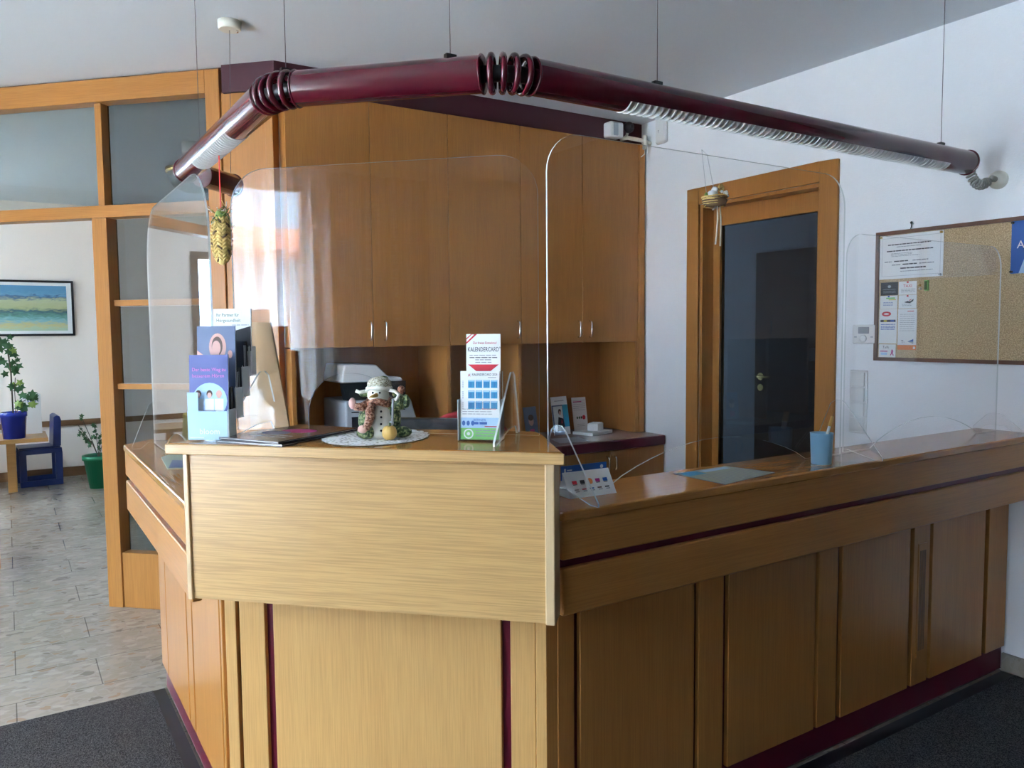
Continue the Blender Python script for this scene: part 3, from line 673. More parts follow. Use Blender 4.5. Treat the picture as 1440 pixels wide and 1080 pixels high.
def notice(m, w, h):
    for a, b, c, d in ((-w/2+.012, w/2-.012, h/2-.013, h/2-.012), (-w/2+.012, w/2-.012, -h/2+.012, -h/2+.013), (-w/2+.012, -w/2+.013, -h/2+.012, h/2-.012), (w/2-.013, w/2-.012, -h/2+.012, h/2-.012)): m.rect(a, b, c, d, 'inkg', E1)
    for x0, x1, z, hh, mt in ((-.105, .09, .052, .0045, 'ink'), (-.065, .045, .042, .003, 'inkg'), (-.11, .10, .024, .005, 'ink'), (-.09, .01, .014, .0022, 'inkg'), (-.09, .005, .008, .0022, 'inkg'), (-.088, .04, .002, .0022, 'inkg'),
                             (-.12, -.085, -.022, .0045, 'inkg'), (-.075, -.01, -.022, .005, 'ink'), (.01, .08, -.022, .0045, 'inkg'), (-.085, -.045, -.037, .0045, 'inkg'), (-.035, .03, -.037, .005, 'ink'), (.04, .105, -.037, .0045, 'inkg'),
                             (-.045, .07, -.054, .0055, 'ink'), (-.045, .10, -.066, .003, 'inkg')):
        lines(m, x0, x1, (z,), hh, mt)
pin('pinned_notice', 'large white typed notice pinned to the top left of the cork board', 1.985, 1.705, 0.288, 0.192, 'paper', notice, cat='notice')
def card_black(m, w, h): lines(m, -.03, .03, (-.004, -.012, -.018), .002, 'inkg'); m.disc(0, .010, .008, .006, 'grey', E1)
def card_taxi(m, w, h):
    m.text('TAXI', 0, .003, .018, 'red', E1, 'CENTER'); lines(m, -.03, .035, (-.006, -.012, -.018), .002, 'inkg'); m.disc(0, h/2-.004, .005, .004, 'red', E1)
def card_a(m, w, h):
    m.rect(-.012, .03, h/2-.014, h/2-.008, 'pgreen', E1); m.rect(.0, .034, h/2-.020, h/2-.016, 'yellow', E1); lines(m, -.025, .02, (-.002, -.008, -.014), .002, 'pblue'); m.disc(0, h/2-.003, .005, .004, 'pblue', E1)
def card_b(m, w, h):
    m.poly([(-.015, -.002), (.0, .003), (.012, .001), (.028, .012), (.026, .002), (.012, -.007), (-.005, -.005)], 'ink', E1); m.poly([(.005, .006), (.02, .012), (.012, .004)], 'red', E1)
    lines(m, -.025, .02, (-.012, -.018), .002, 'inkg'); m.disc(0, h/2-.004, .005, .004, 'red', E1)
def card_c(m, w, h):
    m.disc(-.008, h/2-.022, .022, .011, 'red', E1); m.disc(-.008, h/2-.022, .012, .004, 'paper', E1*2); m.rect(-.036, .036, h/2-.058, h/2-.048, 'ink', E1)
    m.rect(-.020, -.005, h/2-.057, h/2-.049, 'yellow', E1*2); m.rect(.012, .030, h/2-.057, h/2-.049, 'pblue', E1*2)
    lines(m, -.034, .034, (h/2-.070, h/2-.079, h/2-.085, h/2-.092), .003, 'pblue')
def card_d(m, w, h):
    m.rect(.0, .03, h/2-.012, h/2-.009, 'red', E1); lines(m, -.034, .034, [h/2-.025-.009*k for k in range(9)], .0016, 'inkg')
    m.text('T-', -.018, -h/2+.030, .018, 'ink', E1, 'CENTER'); m.poly([(.004, -h/2+.036), (.03, -h/2+.048), (.03, -h/2+.026)], 'pblue', E1); m.poly([(.004, -h/2+.036), (.03, -h/2+.036), (.03, -h/2+.026)], 'grey', E1*2)
    m.rect(-w/2, w/2, -h/2, -h/2+.021, 'orange', E1); m.rect(w/2-.014, w/2-.004, -h/2+.004, -h/2+.014, 'paper', E1*2)
def card_e(m, w, h):
    m.text('TaXi', -.022, h/2-.018, .016, 'ink', E1); m.rect(-.034, .002, -.004, .000, 'pmag', E1); m.rect(-.030, .0, -.018, -.008, 'papb', E1)
    m.disc(.024, .002, .004, .004, 'pmag', E1); m.poly([(.018, -.003), (.03, -.001), (.027, -.010), (.033, -.020), (.028, -.021), (.024, -.012), (.017, -.021), (.014, -.019), (.020, -.009)], 'pmag', E1)
def card_f(m, w, h): m.rect(-.036, .036, h/2-.004, h/2-.002, 'inkg', E1)
G = 'cards on the cork board'
pin('pinned_card', 'black card pinned under the left end of the white notice', 2.079, 1.566, 0.082, 0.058, 'ink', card_black, G)
pin('pinned_card', 'white card with red taxi lettering pinned beside the black card', 1.994, 1.566, 0.082, 0.058, 'paper', card_taxi, G)
pin('pinned_card', 'white card with green and yellow heading pinned below the black card', 2.081, 1.506, 0.082, 0.058, 'paper', card_a, G)
pin('pinned_card', 'white card with a black swoosh logo pinned below the taxi card', 1.993, 1.506, 0.082, 0.058, 'paper', card_b, G)
pin('pinned_leaflet', 'white leaflet with a red oval logo pinned on the left column of the cork board', 2.082, 1.399, 0.084, 0.154, 'paper', card_c, G, 'leaflet')
pin('pinned_leaflet', 'tall white leaflet with orange foot pinned on the right column of cards', 1.992, 1.385, 0.086, 0.180, 'paper', card_d, G, 'leaflet')
pin('pinned_card', 'white card with a magenta figure pinned at the bottom left of the cork board', 2.083, 1.289, 0.080, 0.058, 'paper', card_e, G)
def poster(m, w, h): m.text('A', -w/2+.035, -.005, .042, 'paper', E1, 'CENTER'); m.poly([(-w/2+.03, -h/2), (w/2, -h/2), (w/2, h/2), (-w/2+.10, h/2)], 'papb', E1*.5)
pin('pinned_poster', 'blue poster starting with a white letter A at the right end of the cork board', 1.435, 1.703, 0.28, 0.205, 'pblue', poster, cat='poster')
def pushpin(y, z, mat, lab):
    m = MB(); m.lathe([(0.005, 0), (0.005, -0.002), (0.003, -0.006), (0.0045, -0.010)], mat, ax='y', seg=12)
    o = m.build('push_pin'); o.location = (XB-0.0015, y, z); o.rotation_euler = (0, 0, -PI/2); tag(o, lab, 'pin', 'pins on the cork board')
pushpin(2.121, 1.795, 'brass', 'brass pin in the top left corner of the white notice')
pushpin(1.849, 1.793, 'brass', 'brass pin in the top right corner of the white notice')
pushpin(1.851, 1.616, 'grey', 'grey pin in the bottom right corner of the white notice')
pushpin(1.570, 1.798, 'black', 'dark pin in the top left corner of the blue poster')
pushpin(1.570, 1.608, 'black', 'dark pin in the bottom left corner of the blue poster')
pushpin(1.938, 1.575, 'brass', 'loose brass pin in the bare cork left of the green peg')
pushpin(1.935, 1.560, 'cream', 'loose cream pin just below the loose brass pin')
m = MB().box(-0.007, 0.007, -0.012, 0, -0.022, 0.022, 'pgreen'); m.box(-0.004, 0.004, -0.018, -0.012, -0.018, 0.018, 'leaf')
o = m.build('clothes_peg'); o.location = (XB-0.0015, 1.906, 1.572); o.rotation_euler = (0, 0, -PI/2); tag(o, 'small green peg fixed to the cork board', 'peg')

# ------------------------------------------------------------------ suspended tube lamp
tl = thing('suspended_tube_lamp', 'maroon tubular lamp hanging on wires in an angular loop above the counter', 'lamp', (1.06, 1.67, 2.03))
ZL = 2.03; OX, OY, OZ = 1.06, 1.67, 2.03; RT = 0.045
K1 = Vector((0.620, 2.115, ZL)); K2 = Vector((1.067, 1.672, ZL)); EL = Vector((0.620, 3.317, ZL)); ER = Vector((3.175, 1.668, ZL))
def lo_(p): return Vector(p)-Vector((OX, OY, OZ))
def shell(p0, p1, r, mat, open_=None, name='tube', inset=None):
    """cylinder from p0 to p1; open_=(t0,t1) metres along where the underside is cut away for the louvre"""
    p0, p1 = lo_(p0), lo_(p1); t = (p1-p0); Ln = t.length; t.normalize(); a = Vector((0, 0, 1)); b = t.cross(a).normalized()
    seg = 40; m = MB()
    ss = [0, 0.002, Ln-0.002, Ln] if not open_ else [0, 0.002, open_[0]-0.002, open_[0], open_[1], open_[1]+0.002, Ln-0.002, Ln]
    gi = 3 if open_ else -1
    def P(s, k): an = 2*PI*k/seg; return p0+t*s+(a*math.cos(an)+b*math.sin(an))*r
    for i in range(len(ss)-1):
        for k in range(seg):
            an = (k+0.5)*360/seg
            if i == gi and 128 < an < 232: continue
            m.add([P(ss[i], k), P(ss[i], k+1), P(ss[i+1], k+1), P(ss[i+1], k)], [(0, 1, 2, 3)], mat, True)
    for s in (0, Ln): m.add([P(s, k) for k in range(seg)], [tuple(range(seg))], mat)
    o = m.build(name, tl)
    # rim rings
    for s in (0.004, Ln-0.004):
        rg = MB(); rg.tube([p0+t*s+(a*math.cos(2*PI*k/32)+b*math.sin(2*PI*k/32))*(r+0.0008) for k in range(32)], 0.003, mat, 8, closed=True); rg.build('end_rim', o)
    if open_:
        lv = MB(); ang = [math.radians(x) for x in range(126, 235, 9)]
        ri = r*0.50
        for s0, s1 in ((open_[0], open_[1]),):
            for i in range(len(ang)-1):
                f = lambda s, an, rr: p0+t*s+(a*math.cos(an)+b*math.sin(an))*rr
                lv.add([f(s0, ang[i], ri), f(s0, ang[i+1], ri), f(s1, ang[i+1], ri), f(s1, ang[i], ri)], [(0, 1, 2, 3)], 'reflector', True)
        n = int((open_[1]-open_[0])/0.023)
        for j in range(n+1):
            s = open_[0]+0.002+(open_[1]-open_[0]-0.004)*j/n
            for i in range(len(ang)-1):
                f = lambda ds, an, rr: p0+t*(s+ds)+(a*math.cos(an)+b*math.sin(an))*rr
                A, B = ang[i], ang[i+1]; w_ = 0.0022
                lv.add([f(-w_, A, ri), f(-w_, B, ri), f(-w_, B, r+.002), f(-w_, A, r+.002), f(w_, A, ri), f(w_, B, ri), f(w_, B, r+.002), f(w_, A, r+.002)],
                       [(0, 1, 2, 3), (4, 5, 6, 7), (3, 2, 6, 7)], 'louvre')
        lv.build('louvre', o)
    return o
dA = (K1-EL).normalized(); dB = (K2-K1).normalized(); dC = (ER-K2).normalized()
g_ = 0.062
shell(EL, K1-dA*g_, RT, 'maroon_l', (0.30, 0.80))
shell(K1+dB*g_, K2-dB*g_, RT, 'maroon_l')
shell(K2+dC*g_, ER, RT, 'maroon_l', (0.30, 1.86))
def joint(K, d0, d1):
    m = MB(); p0, p1 = K-d0*g_, K+d1*g_
    def bez(s): return p0*(1-s)**2+K*2*s*(1-s)+p1*s*s
    for s in (0.16, 0.39, 0.62, 0.85):
        c = lo_(bez(s)); t = (d0*(1-s)+d1*s).normalized(); a = Vector((0, 0, 1)); b = t.cross(a).normalized()
        m.tube([c+(a*math.cos(2*PI*k/36)+b*math.sin(2*PI*k/36))*(RT-0.003) for k in range(36)], 0.0085, 'maroon_l', 10, closed=True)
    o = m.build('flexible_joint', tl)
    MB().tube([lo_(bez(s/8)) for s in range(9)], RT*0.45, 'black', 16).build('cable_core', o)
joint(K1, dA, dB); joint(K2, dB, dC)
# fourth tube turning away at the back
T0, T1 = Vector((0.690, 3.385, ZL)), Vector((0.855, 3.55, ZL))
shell(T0, T1, RT, 'maroon_l')
def susp(p, top):
    m = MB(); a = lo_(p); b = lo_((top[0], top[1], CEIL-0.001))
    m.tube([a, b], 0.0011, 'wire', 6)
    o = m.build('suspension_wire', tl)
    bx(a.x-0.014, a.x+0.014, a.y-0.008, a.y+0.008, a.z-0.006, a.z+0.006, 'black').build('wire_clip', o)
zc = ZL+RT+0.003
for p in ((0.62, 3.05), (0.645, 2.09), (0.962, 1.777), (1.557, 1.672), (2.985, 1.668)):
    susp((p[0], p[1], zc), p)
susp((0.838, 3.521, zc), (0.838, 3.521)) if False else None
cn = thing('ceiling_canopy', 'round cream cable canopy on the ceiling holding a thin wire', 'ceiling fitting', (0.815, 3.368, CEIL))
MB().lathe([(0.046, 0), (0.044, -0.030), (0.040, -0.034)], 'cream').build('cap', cn)
MB().lathe([(0.005, 0), (0.004, -0.008)], 'chrome', (0.028, -0.01, -0.034), seg=10).build('screw', cn)
m = MB(); m.tube([(0, 0, -0.033), (0.022, 0.153, zc-CEIL)], 0.0011, 'wire', 6); m.build('wire', cn)
# coiled cable
cc = thing('coiled_cable', 'coiled grey cable between the lamp end and the wall outlet', 'cable', (3.20, 1.66, 1.98))
A_, B_, D_ = Vector((3.178, 1.668, 2.015)), Vector((3.225, 1.655, 1.930)), Vector((3.285, 1.636, 1.975))
pts = []; 
for i in range(161):
    s = i/160; c = A_*(1-s)**2+B_*2*s*(1-s)+D_*s*s; c.z -= 0.012*math.sin(PI*s)
    tn = ((B_-A_)*2*(1-s)+(D_-B_)*2*s).normalized(); a = Vector((0, 1, 0)); a = (a-tn*a.dot(tn)).normalized(); b = tn.cross(a)
    rr = 0.017*min(1, s*8, (1-s)*8); an = 2*PI*11*s
    pts.append(c+(a*math.cos(an)+b*math.sin(an))*rr-Vector((3.20, 1.66, 1.98)))
MB().tube(pts, 0.0036, 'cable', 8).build('coil', cc)

# ------------------------------------------------------------------ alarm sensor cluster at the cornice end
t = thing('motion_sensor', 'white motion sensor box on the end of the maroon cornice', 'sensor', (3.10, 3.735, 2.575))
bx(-0.055, 0.045, -0.075, 0.0, -0.045, 0.045, 'white').build('housing', t, 0.012, 3)
bx(-0.035, 0.0, -0.080, -0.07, -0.038, 0.038, 'grey').build('lens', t, 0.006, 2)
t = thing('security_camera', 'small black ball camera next to the white motion sensor', 'camera', (3.195, 3.735, 2.60))
MB().ball((0, -0.06, 0), 0.033, 'black').build('body', t)
MB().lathe([(0.013, -0.084), (0.016, -0.088), (0.010, -0.091)], 'dgrey', ax='y').build('lens', t)
MB().tube([(0, -0.055, -0.02), (0, -0.04, -0.045), (0.01, -0.002, -0.05)], 0.008, 'cream').build('bracket', t)
t = thing('pipe_bracket', 'beige pipe elbow bracket below the black camera', 'bracket', (3.25, 3.70, 2.53))
m = MB(); m.tube([(-0.07, 0.03, 0.012), (-0.06, -0.02, 0.010), (0.03, -0.045, 0.0), (0.095, -0.05, -0.012)], 0.012, 'cream', 12); m.tube([(0.05, -0.05, -0.05), (0.05, -0.05, 0.03)], 0.014, 'cream', 12)
m.build('pipe', t)
m = MB(); m.tube([(0.05, -0.05, -0.05), (0.052, -0.05, -0.075), (0.035, -0.05, -0.09), (0.02, -0.05, -0.10)], 0.003, 'white', 8); m.build('cord', t)
t = wallthing('alarm_box', 'white rounded alarm box on the wall beside the cupboard top', 'alarm', 3.54, 2.575)
bx(-0.045, 0.045, -0.034, 0, -0.082, 0.082, 'white').build('housing', t, 0.030, 5)
m = MB(); m.disc(-0.01, -0.005, 0.003, 0.003, 'ink', -0.0345); m.rect(-0.011, -0.009, -0.018, -0.006, 'ink', -0.0345); m.build('indicator', t)

# ------------------------------------------------------------------ acrylic screens
def screen(name, label, loc, rz, w, h, hole, feet, rad=0.10, foot_y=(-0.15, 0.12), foot_h=0.17, grp=None, style='arch', topslope=0):
    t = thing(name, label, 'acrylic screen', loc, rz, grp)
    # outline in local xz with a pass-through opening at the bottom: hole=(x0,x1,height,kind)
    x0, x1, hh = hole
    out = [(-w/2, 0.003), (-w/2, h-rad)] + arc(-w/2+rad, h-rad, rad, PI, PI/2, 8)[1:] + arc(w/2-rad, h-rad+topslope, rad, PI/2, 0, 8) + [(w/2, 0.003)]
    if style == 'arch':
        rr = min(hh, (x1-x0)/2)*0.9
        op = [(x1, 0.003), (x1, hh-rr)] + arc(x1-rr, hh-rr, rr, 0, PI/2, 8)[1:] + arc(x0+rr, hh-rr, rr, PI/2, PI, 8) + [(x0, 0.003)]
    else:
        op = [(x0+(x1-x0)*(1-k/16), 0.003+hh*math.sin(PI*k/16)**0.8) for k in range(17)]
    pts = out+op
    MB().prism(pts, -0.0026, 0.0026, 'clear', 'y', side='edge').build('pane', t)
    for fx in feet:
        prof = [(foot_y[0], 0.001), (foot_y[0], 0.010), (-0.030, foot_h*0.93), (-0.012, foot_h), (0.012, foot_h), (0.030, foot_h*0.93), (foot_y[1], 0.010), (foot_y[1], 0.001), (foot_y[1]-0.03, 0.001)]
        prof += [(0.0+0.035, 0.022), (-0.035, 0.022), (foot_y[0]+0.03, 0.001)]
        MB().prism(prof, fx-0.0022, fx+0.0022, 'clear', 'x', side='edge').build('foot', t)
    return t
# raised desk screen: pane from local x -.44 to .30 (desk frame)
G2 = 'acrylic screens on the counter'
screen('acrylic_screen', 'clear acrylic screen with arched opening standing on the raised desk behind the figurine', dk(-0.030, 0.225, ZT), -PI/4, 0.827, 0.69, (-0.205, 0.035, 0.155), (-0.335, 0.345), 0.10, (-0.195, 0.08), 0.16, G2)
screen('acrylic_screen', 'large clear acrylic screen on the right counter wing, beside the raised desk', (1.708, 1.59, 0.98), 0, 1.175, 0.90, (-0.40, 0.41, 0.10), (-0.555, 0.575), 0.10, (-0.158, 0.095), 0.18, G2, 'seg', 0.0)
screen('acrylic_screen', 'lower clear acrylic screen on the right counter wing near the white wall', (2.820, 1.60, 0.98), 0, 0.99, 0.725, (-0.345, 0.345, 0.085), (0.49,), 0.08, (-0.10, 0.085), 0.07, G2, 'seg')
# left wing screen (plane x = .40)
screen('acrylic_screen', 'clear acrylic screen seen edge on along the left counter wing', (0.456, 2.70, 0.98), PI/2, 1.06, 0.86, (-0.30, 0.30, 0.09), (0.43,), 0.20, (-0.09, 0.09), 0.17, G2, 'seg')

# ------------------------------------------------------------------ leaflet tower on the desk (rotated)
ht = thing('leaflet_holder', 'stepped acrylic leaflet holder at the left end of the raised desk', 'leaflet holder', dk(-0.398, 0.02, ZT), math.radians(-37))
# local: x right 0.10 wide, y into depth; tiers step back .045 and up .05
m = MB(); WH = 0.052
for k in range(4):
    y0 = k*0.045; z0 = 0.002+k*0.05
    m.box(-WH, WH, y0, y0+0.002, z0, z0+0.075, 'clear'); m.box(-WH, WH, y0, y0+0.045, z0, z0+0.002, 'clear')
    for sx_ in (-WH, WH-0.002): m.box(sx_, sx_+0.002, y0, y0+0.045, z0-(0.05*k if k else 0)*0+0.002, z0+0.075, 'edge' if sx_ > 0 else 'clear')
m.box(-WH, WH, 0.18, 0.182, 0.002, 0.30, 'clear')
m.build('tiers', ht)
m = MB()
for k in range(4):
    y0 = k*0.045; z0 = 0.002+k*0.05
    m.box(WH, WH+0.0012, y0, y0+0.0025, z0, z0+0.078, 'edge'); m.box(WH, WH+0.0012, y0, y0+0.045, z0-0.001, z0+0.0015, 'edge')
m.build('polished_edges', ht)
m = MB(); m.rect(-0.05, 0.05, 0.004, 0.074, 'papb', -0.0006); m.text('bloom', 0.005, 0.018, 0.020, 'paper', -0.001, 'CENTER'); m.rect(-0.045, -0.01, 0.008, 0.010, 'paper', -0.001); m.rect(-0.049, -0.022, 0.074, 0.120, 'papb', -0.0006)
m.build('printed_front', ht)
HT = Matrix.Translation(ht.location) @ Matrix.Rotation(math.radians(-37), 4, 'Z')
def leaflet(name, label, tier, w, h, nsheets, base, fn, xo=0, cat='leaflet', dz=0, yy=0.006, tilt=-3):
    m = MB()
    th = 0.0015*nsheets
    m.box(-w/2, w/2, 0, th, 0, h, base); fn(m, w, h)
    for k in range(3): m.box(-w/2+0.001, w/2+0.0005, th*(k+1)/4, th*(k+1)/4+0.0004, 0.001, h-0.001, 'paper')
    o = m.build(name); o.matrix_world = HT @ Matrix.Translation((xo, tier*0.045+yy, 0.0055+tier*0.05+dz)) @ Matrix.Rotation(math.radians(tilt), 4, 'X')
    return tag(o, label, cat, 'leaflets in the stepped holder')
def lf_blue(m, w, h):
    m.text('Der beste Weg zu', -w/2+.007, h-.040, .0125, 'ppink', E1, width=.084); m.text('besserem Hören', -w/2+.007, h-.055, .0125, 'ppink', E1, width=.080)
    m.disc(.002, h-.112, .044, .044, 'papb', E1)
    for x, mt in ((-.026, 'hair'), (.002, 'hair'), (.026, 'skin')):
        m.disc(x, h-.095, .0075, .009, mt, E1*2); m.disc(x, h-.099, .0055, .007, 'skin', E1*3); m.rect(x-.011, x+.011, h-.140, h-.107, 'paper', E1*2)
    m.rect(-.040, .018, h-.158, h-.136, 'pviolet', E1*3); m.rect(-.036, .0, h-.147, h-.146, 'paper', E1*4)
leaflet('hearing_leaflet', 'violet blue leaflet about better hearing in the lowest tier of the holder', 0, 0.098, 0.205, 3, 'pviolet', lf_blue, dz=0.0)
def lf_ear(m, w, h):
    m.poly([(-w/2, h-.085), (-w/2, h-.06), (-.028, h-.075), (-.012, h-.10)], 'skin', E1)
    m.disc(.004, h-.052, .022, .034, 'skin', E1*1.5); m.disc(.003, h-.050, .014, .024, 'hair', E1*2); m.disc(.001, h-.054, .011, .018, 'skin', E1*3); m.disc(-.003, h-.075, .012, .015, 'skin', E1*3.5)
    m.disc(.036, h-.070, .006, .010, 'skin', E1*2)
leaflet('ear_leaflet', 'slate blue leaflet with a large ear behind the violet leaflet', 1, 0.098, 0.225, 3, 'pblue', lf_ear)
M['slatep'] = pbr('slate print', (0.14, 0.18, 0.30), 0.45)
bpy.data.objects['ear_leaflet'].data.materials[0] = M['slatep']
def lf_part(m, w, h):
    m.text('Ihr Partner für', -w/2+.008, h-.020, .0125, 'leaf', E1, width=.060); m.text('Hörgesundheit', -w/2+.008, h-.034, .0125, 'leaf', E1, width=.064); lines(m, .0, .045, (h-.043,), .0018, 'inkg')
    m.poly([(-.004, h-.06), (w/2, h-.045), (w/2, h-.11), (-.004, h-.11)], 'ink', E1)
leaflet('partner_leaflet', 'pale mint leaflet with green heading, rearmost and tallest in the holder', 3, 0.10, 0.170, 4, 'paper', lf_part, xo=0.004)
def lf_none(m, w, h): pass
for tr, hh, lab in ((1, 0.12, 'stack of dark leaflets in the second tier of the holder'), (2, 0.135, 'stack of dark leaflets in the third tier of the holder')):
    m = MB(); m.box(-0.01, 0.049, 0.026, 0.042, 0, hh, 'charcoal'); m.box(0.049, 0.0495, 0.020, 0.024, 0, hh-.01, 'grey'); m.box(0.049, 0.0495, 0.03, 0.032, 0, hh-.01, 'grey')
    o = m.build('dark_leaflet_stack'); o.matrix_world = HT @ Matrix.Translation((0, tr*0.045, 0.006+tr*0.05)); tag(o, lab, 'leaflet', 'leaflets in the stepped holder')
m = MB(); m.box(-0.01, 0.049, 0.024, 0.041, 0, 0.125, 'charcoal'); o = m.build('dark_leaflet_stack'); o.matrix_world = HT @ Matrix.Translation((0, 0, 0.006)); tag(o, 'stack of dark leaflets in the lowest tier behind the violet leaflet', 'leaflet', 'leaflets in the stepped holder')

# tan cardboard stand behind
t = thing('cardboard_stand', 'plain tan cardboard stand leaning behind the leaflet holder', 'stand', dk(-0.385, 0.262, ZT), -PI/4)
MB().prism([(-0.055, 0.001), (0.062, 0.001), (0.014, 0.29), (-0.055, 0.292)], 0.02, 0.028, 'tan', 'y').build('panel', t)
MB().prism([(0.028, 0.001), (0.06, 0.001), (0.028, 0.2)], -0.025, -0.021, 'tan', 'x').build('prop', t)

# folders lying on the desk
def folder(label, x, y, z, w, d, rz, mat, fn=None):
    m = MB(); m.box(-w/2, w/2, -d/2, d/2, 0, 0.0022, mat); m.box(-w/2+.003, w/2-.003, -d/2+.002, d/2-.002, 0.0022, 0.0034, 'paper'); m.box(-w/2, w/2, -d/2, d/2, 0.0034, 0.0052, mat)
    if fn: fn(m, w, d)
    o = m.build('folder'); o.location = dk(x, y, z); o.rotation_euler = (0, 0, rz-PI/4); return tag(o, label, 'folder', 'dark folders on the raised desk')
def fprint(m, w, d):
    T = m.T; m.T = Matrix.Translation((0, 0, 0.0053)) @ Matrix.Rotation(-PI/2, 4, 'X')
    m.disc(0.0, 0.03, .05, .035, 'pmag', 0); m.disc(-.03, -.02, .04, .03, 'slatep', 0); lines(m, -.06, .06, (-.06, -.085), .006, 'grey', -.0002); m.T = T
folder('lower of two dark glossy folders lying beside the leaflet holder', -0.238, 0.125, ZT+0.0004, 0.20, 0.29, math.radians(-12), 'charcoal')
folder('upper dark glossy folder with a printed violet cover beside the leaflet holder', -0.236, 0.130, ZT+0.0062, 0.195, 0.285, math.radians(-16), 'charcoal', fprint)

# ------------------------------------------------------------------ doily and snowman figurine
m = MB()
import math as _m
rx, ry = 0.128, 0.152
n = 96
ring = lambda k, f, z: (rx*f*_m.cos(2*PI*k/n), ry*f*_m.sin(2*PI*k/n), z)
lv_ = [(0.02, 0.0022), (0.5, 0.0026), (0.8, 0.0016), (0.93, 0.0026)]
vs = []; fs = []
for f, z in lv_: vs += [ring(k, f, z) for k in range(n)]
vs += [ring(k, 0.97+0.045*abs(_m.sin(k*PI/4)), 0.0012+0.0012*abs(_m.sin(k*PI/4))) for k in range(n)]
for i in range(len(lv_)): fs += [(i*n+k, i*n+(k+1) % n, (i+1)*n+(k+1) % n, (i+1)*n+k) for k in range(n)]
fs.append(tuple(range(n)))
m.add(vs, fs, 'crochet', True)
vs2 = [(a[0], a[1], 0.0003) for a in [ring(k, 0.97, 0) for k in range(n)]]
m.add(vs2, [tuple(range(n))[::-1]], 'thread')
o = m.build('doily'); o.location = dk(-0.015, 0.150, ZT+0.0002); o.rotation_euler = (0, 0, -PI/4); tag(o, 'white crocheted round doily under the snowman figurine', 'doily')
sn = thing('snowman_figurine', 'ceramic snowman figurine with knitted hat and rust scarf on the doily', 'figurine', dk(0.005, 0.125, ZT+0.003), math.radians(-33))
S = 1.0
MB().lathe([(0.030, 0), (0.036, 0.012), (0.038, 0.03), (0.034, 0.055), (0.027, 0.078), (0.02, 0.088), (0.014, 0.092)], 'glz_w', (0, 0, 0)).build('body', sn)
MB().ball((-0.002, -0.006, 0.106), (0.027, 0.024, 0.025), 'glz_w').build('head', sn)
m = MB()
for z in (0.022, 0.038, 0.054, 0.068): m.ball((0.009, -0.0375 if z < .05 else -0.033+(.054-z)*-.0, z), 0.0028, 'ink', 8, 6)
m.build('buttons', sn)
m = MB(); m.ball((-0.011, -0.028, 0.113), 0.0026, 'ink', 8, 6); m.ball((0.006, -0.029, 0.113), 0.0026, 'ink', 8, 6); m.build('eyes', sn)
MB().tube([(-0.002, -0.026, 0.107), (-0.010, -0.036, 0.105), (-0.018, -0.040, 0.103)], [0.006, 0.004, 0.001], 'glz_y', 10).build('nose', sn)
m = MB(); m.lathe([(0.030, 0.119), (0.034, 0.123), (0.030, 0.127)], 'glz_w', (0, 0, 0.0)); m.ball((0.001, 0.0, 0.131), (0.031, 0.029, 0.020), 'knit'); m.build('hat', sn)
m = MB(); m.tube([(0.026, -0.012, 0.118), (0.040, -0.016, 0.116), (0.050, -0.016, 0.108), (0.046, -0.016, 0.098), (0.040, -0.016, 0.094)], 0.0045, 'glz_w', 10); m.tube([(-0.030, -0.010, 0.116), (-0.046, -0.012, 0.113), (-0.055, -0.012, 0.117)], 0.0045, 'glz_w', 10)
m.tube([(-0.030, -0.010, 0.116), (-0.016, -0.024, 0.124), (0, -0.029, 0.126), (0.016, -0.024, 0.124), (0.026, -0.012, 0.118)], 0.0045, 'glz_w', 10); m.ball((0.042, -0.008, 0.108), (0.010, 0.006, 0.009), 'glz_g'); m.ball((-0.036, -0.004, 0.108), (0.013, 0.006, 0.007), 'glz_g'); m.ball((0.010, 0.004, 0.146), (0.012, 0.008, 0.006), 'glz_g'); m.build('hat_brim', sn)
m = MB(); m.tube([(0.027*_m.cos(a), -0.004+0.025*_m.sin(a), 0.088+0.003*_m.sin(3*a)) for a in [2*PI*k/24 for k in range(24)]], 0.009, 'glz_r', 10, closed=True)
m.tube([(-0.010, -0.034, 0.086), (-0.016, -0.044, 0.070), (-0.015, -0.046, 0.055), (-0.020, -0.047, 0.040), (-0.026, -0.048, 0.028)], [0.009, 0.012, 0.012, 0.010, 0.009], 'glz_r', 12); m.ball((-0.034, -0.046, 0.027), (0.012, 0.008, 0.010), 'skin'); m.build('scarf', sn)
m = MB(); m.tube([(-0.020, -0.012, 0.088), (-0.040, -0.024, 0.078), (-0.056, -0.030, 0.080)], [0.011, 0.011, 0.009], 'glz_r', 12); m.ball((-0.060, -0.031, 0.088), (0.009, 0.007, 0.014), 'skin'); m.build('arm', sn)
m = MB(); m.tube([(0.022, -0.004, 0.080), (0.050, -0.004, 0.084), (0.060, -0.006, 0.102)], [0.014, 0.017, 0.013], 'glz_g', 12); m.ball((0.055, -0.010, 0.118), (0.010, 0.008, 0.011), 'glz_r'); m.ball((0.066, -0.010, 0.090), (0.010, 0.009, 0.017), 'glz_g'); m.build('arm', sn)
m = MB()
for c, rr in (((-0.034, -0.006, 0.045), (0.018, 0.022, 0.034)), ((0.032, 0.004, 0.048), (0.020, 0.022, 0.042)), ((-0.030, -0.020, 0.014), (0.024, 0.022, 0.014)), ((0.052, 0.004, 0.014), (0.026, 0.018, 0.014)), ((0.0, 0.018, 0.05), (0.036, 0.024, 0.045)), ((-0.018, -0.034, 0.018), (0.010, 0.010, 0.016))): m.ball(c, rr, 'glz_g')
m.build('coat', sn)
m = MB()
for k in range(10):
    a = 2*PI*k/10; m.ball((0.030+0.007*_m.cos(a), -0.044+0.007*_m.sin(a), 0.018), (0.011, 0.011, 0.017), 'glz_y', 10, 8)
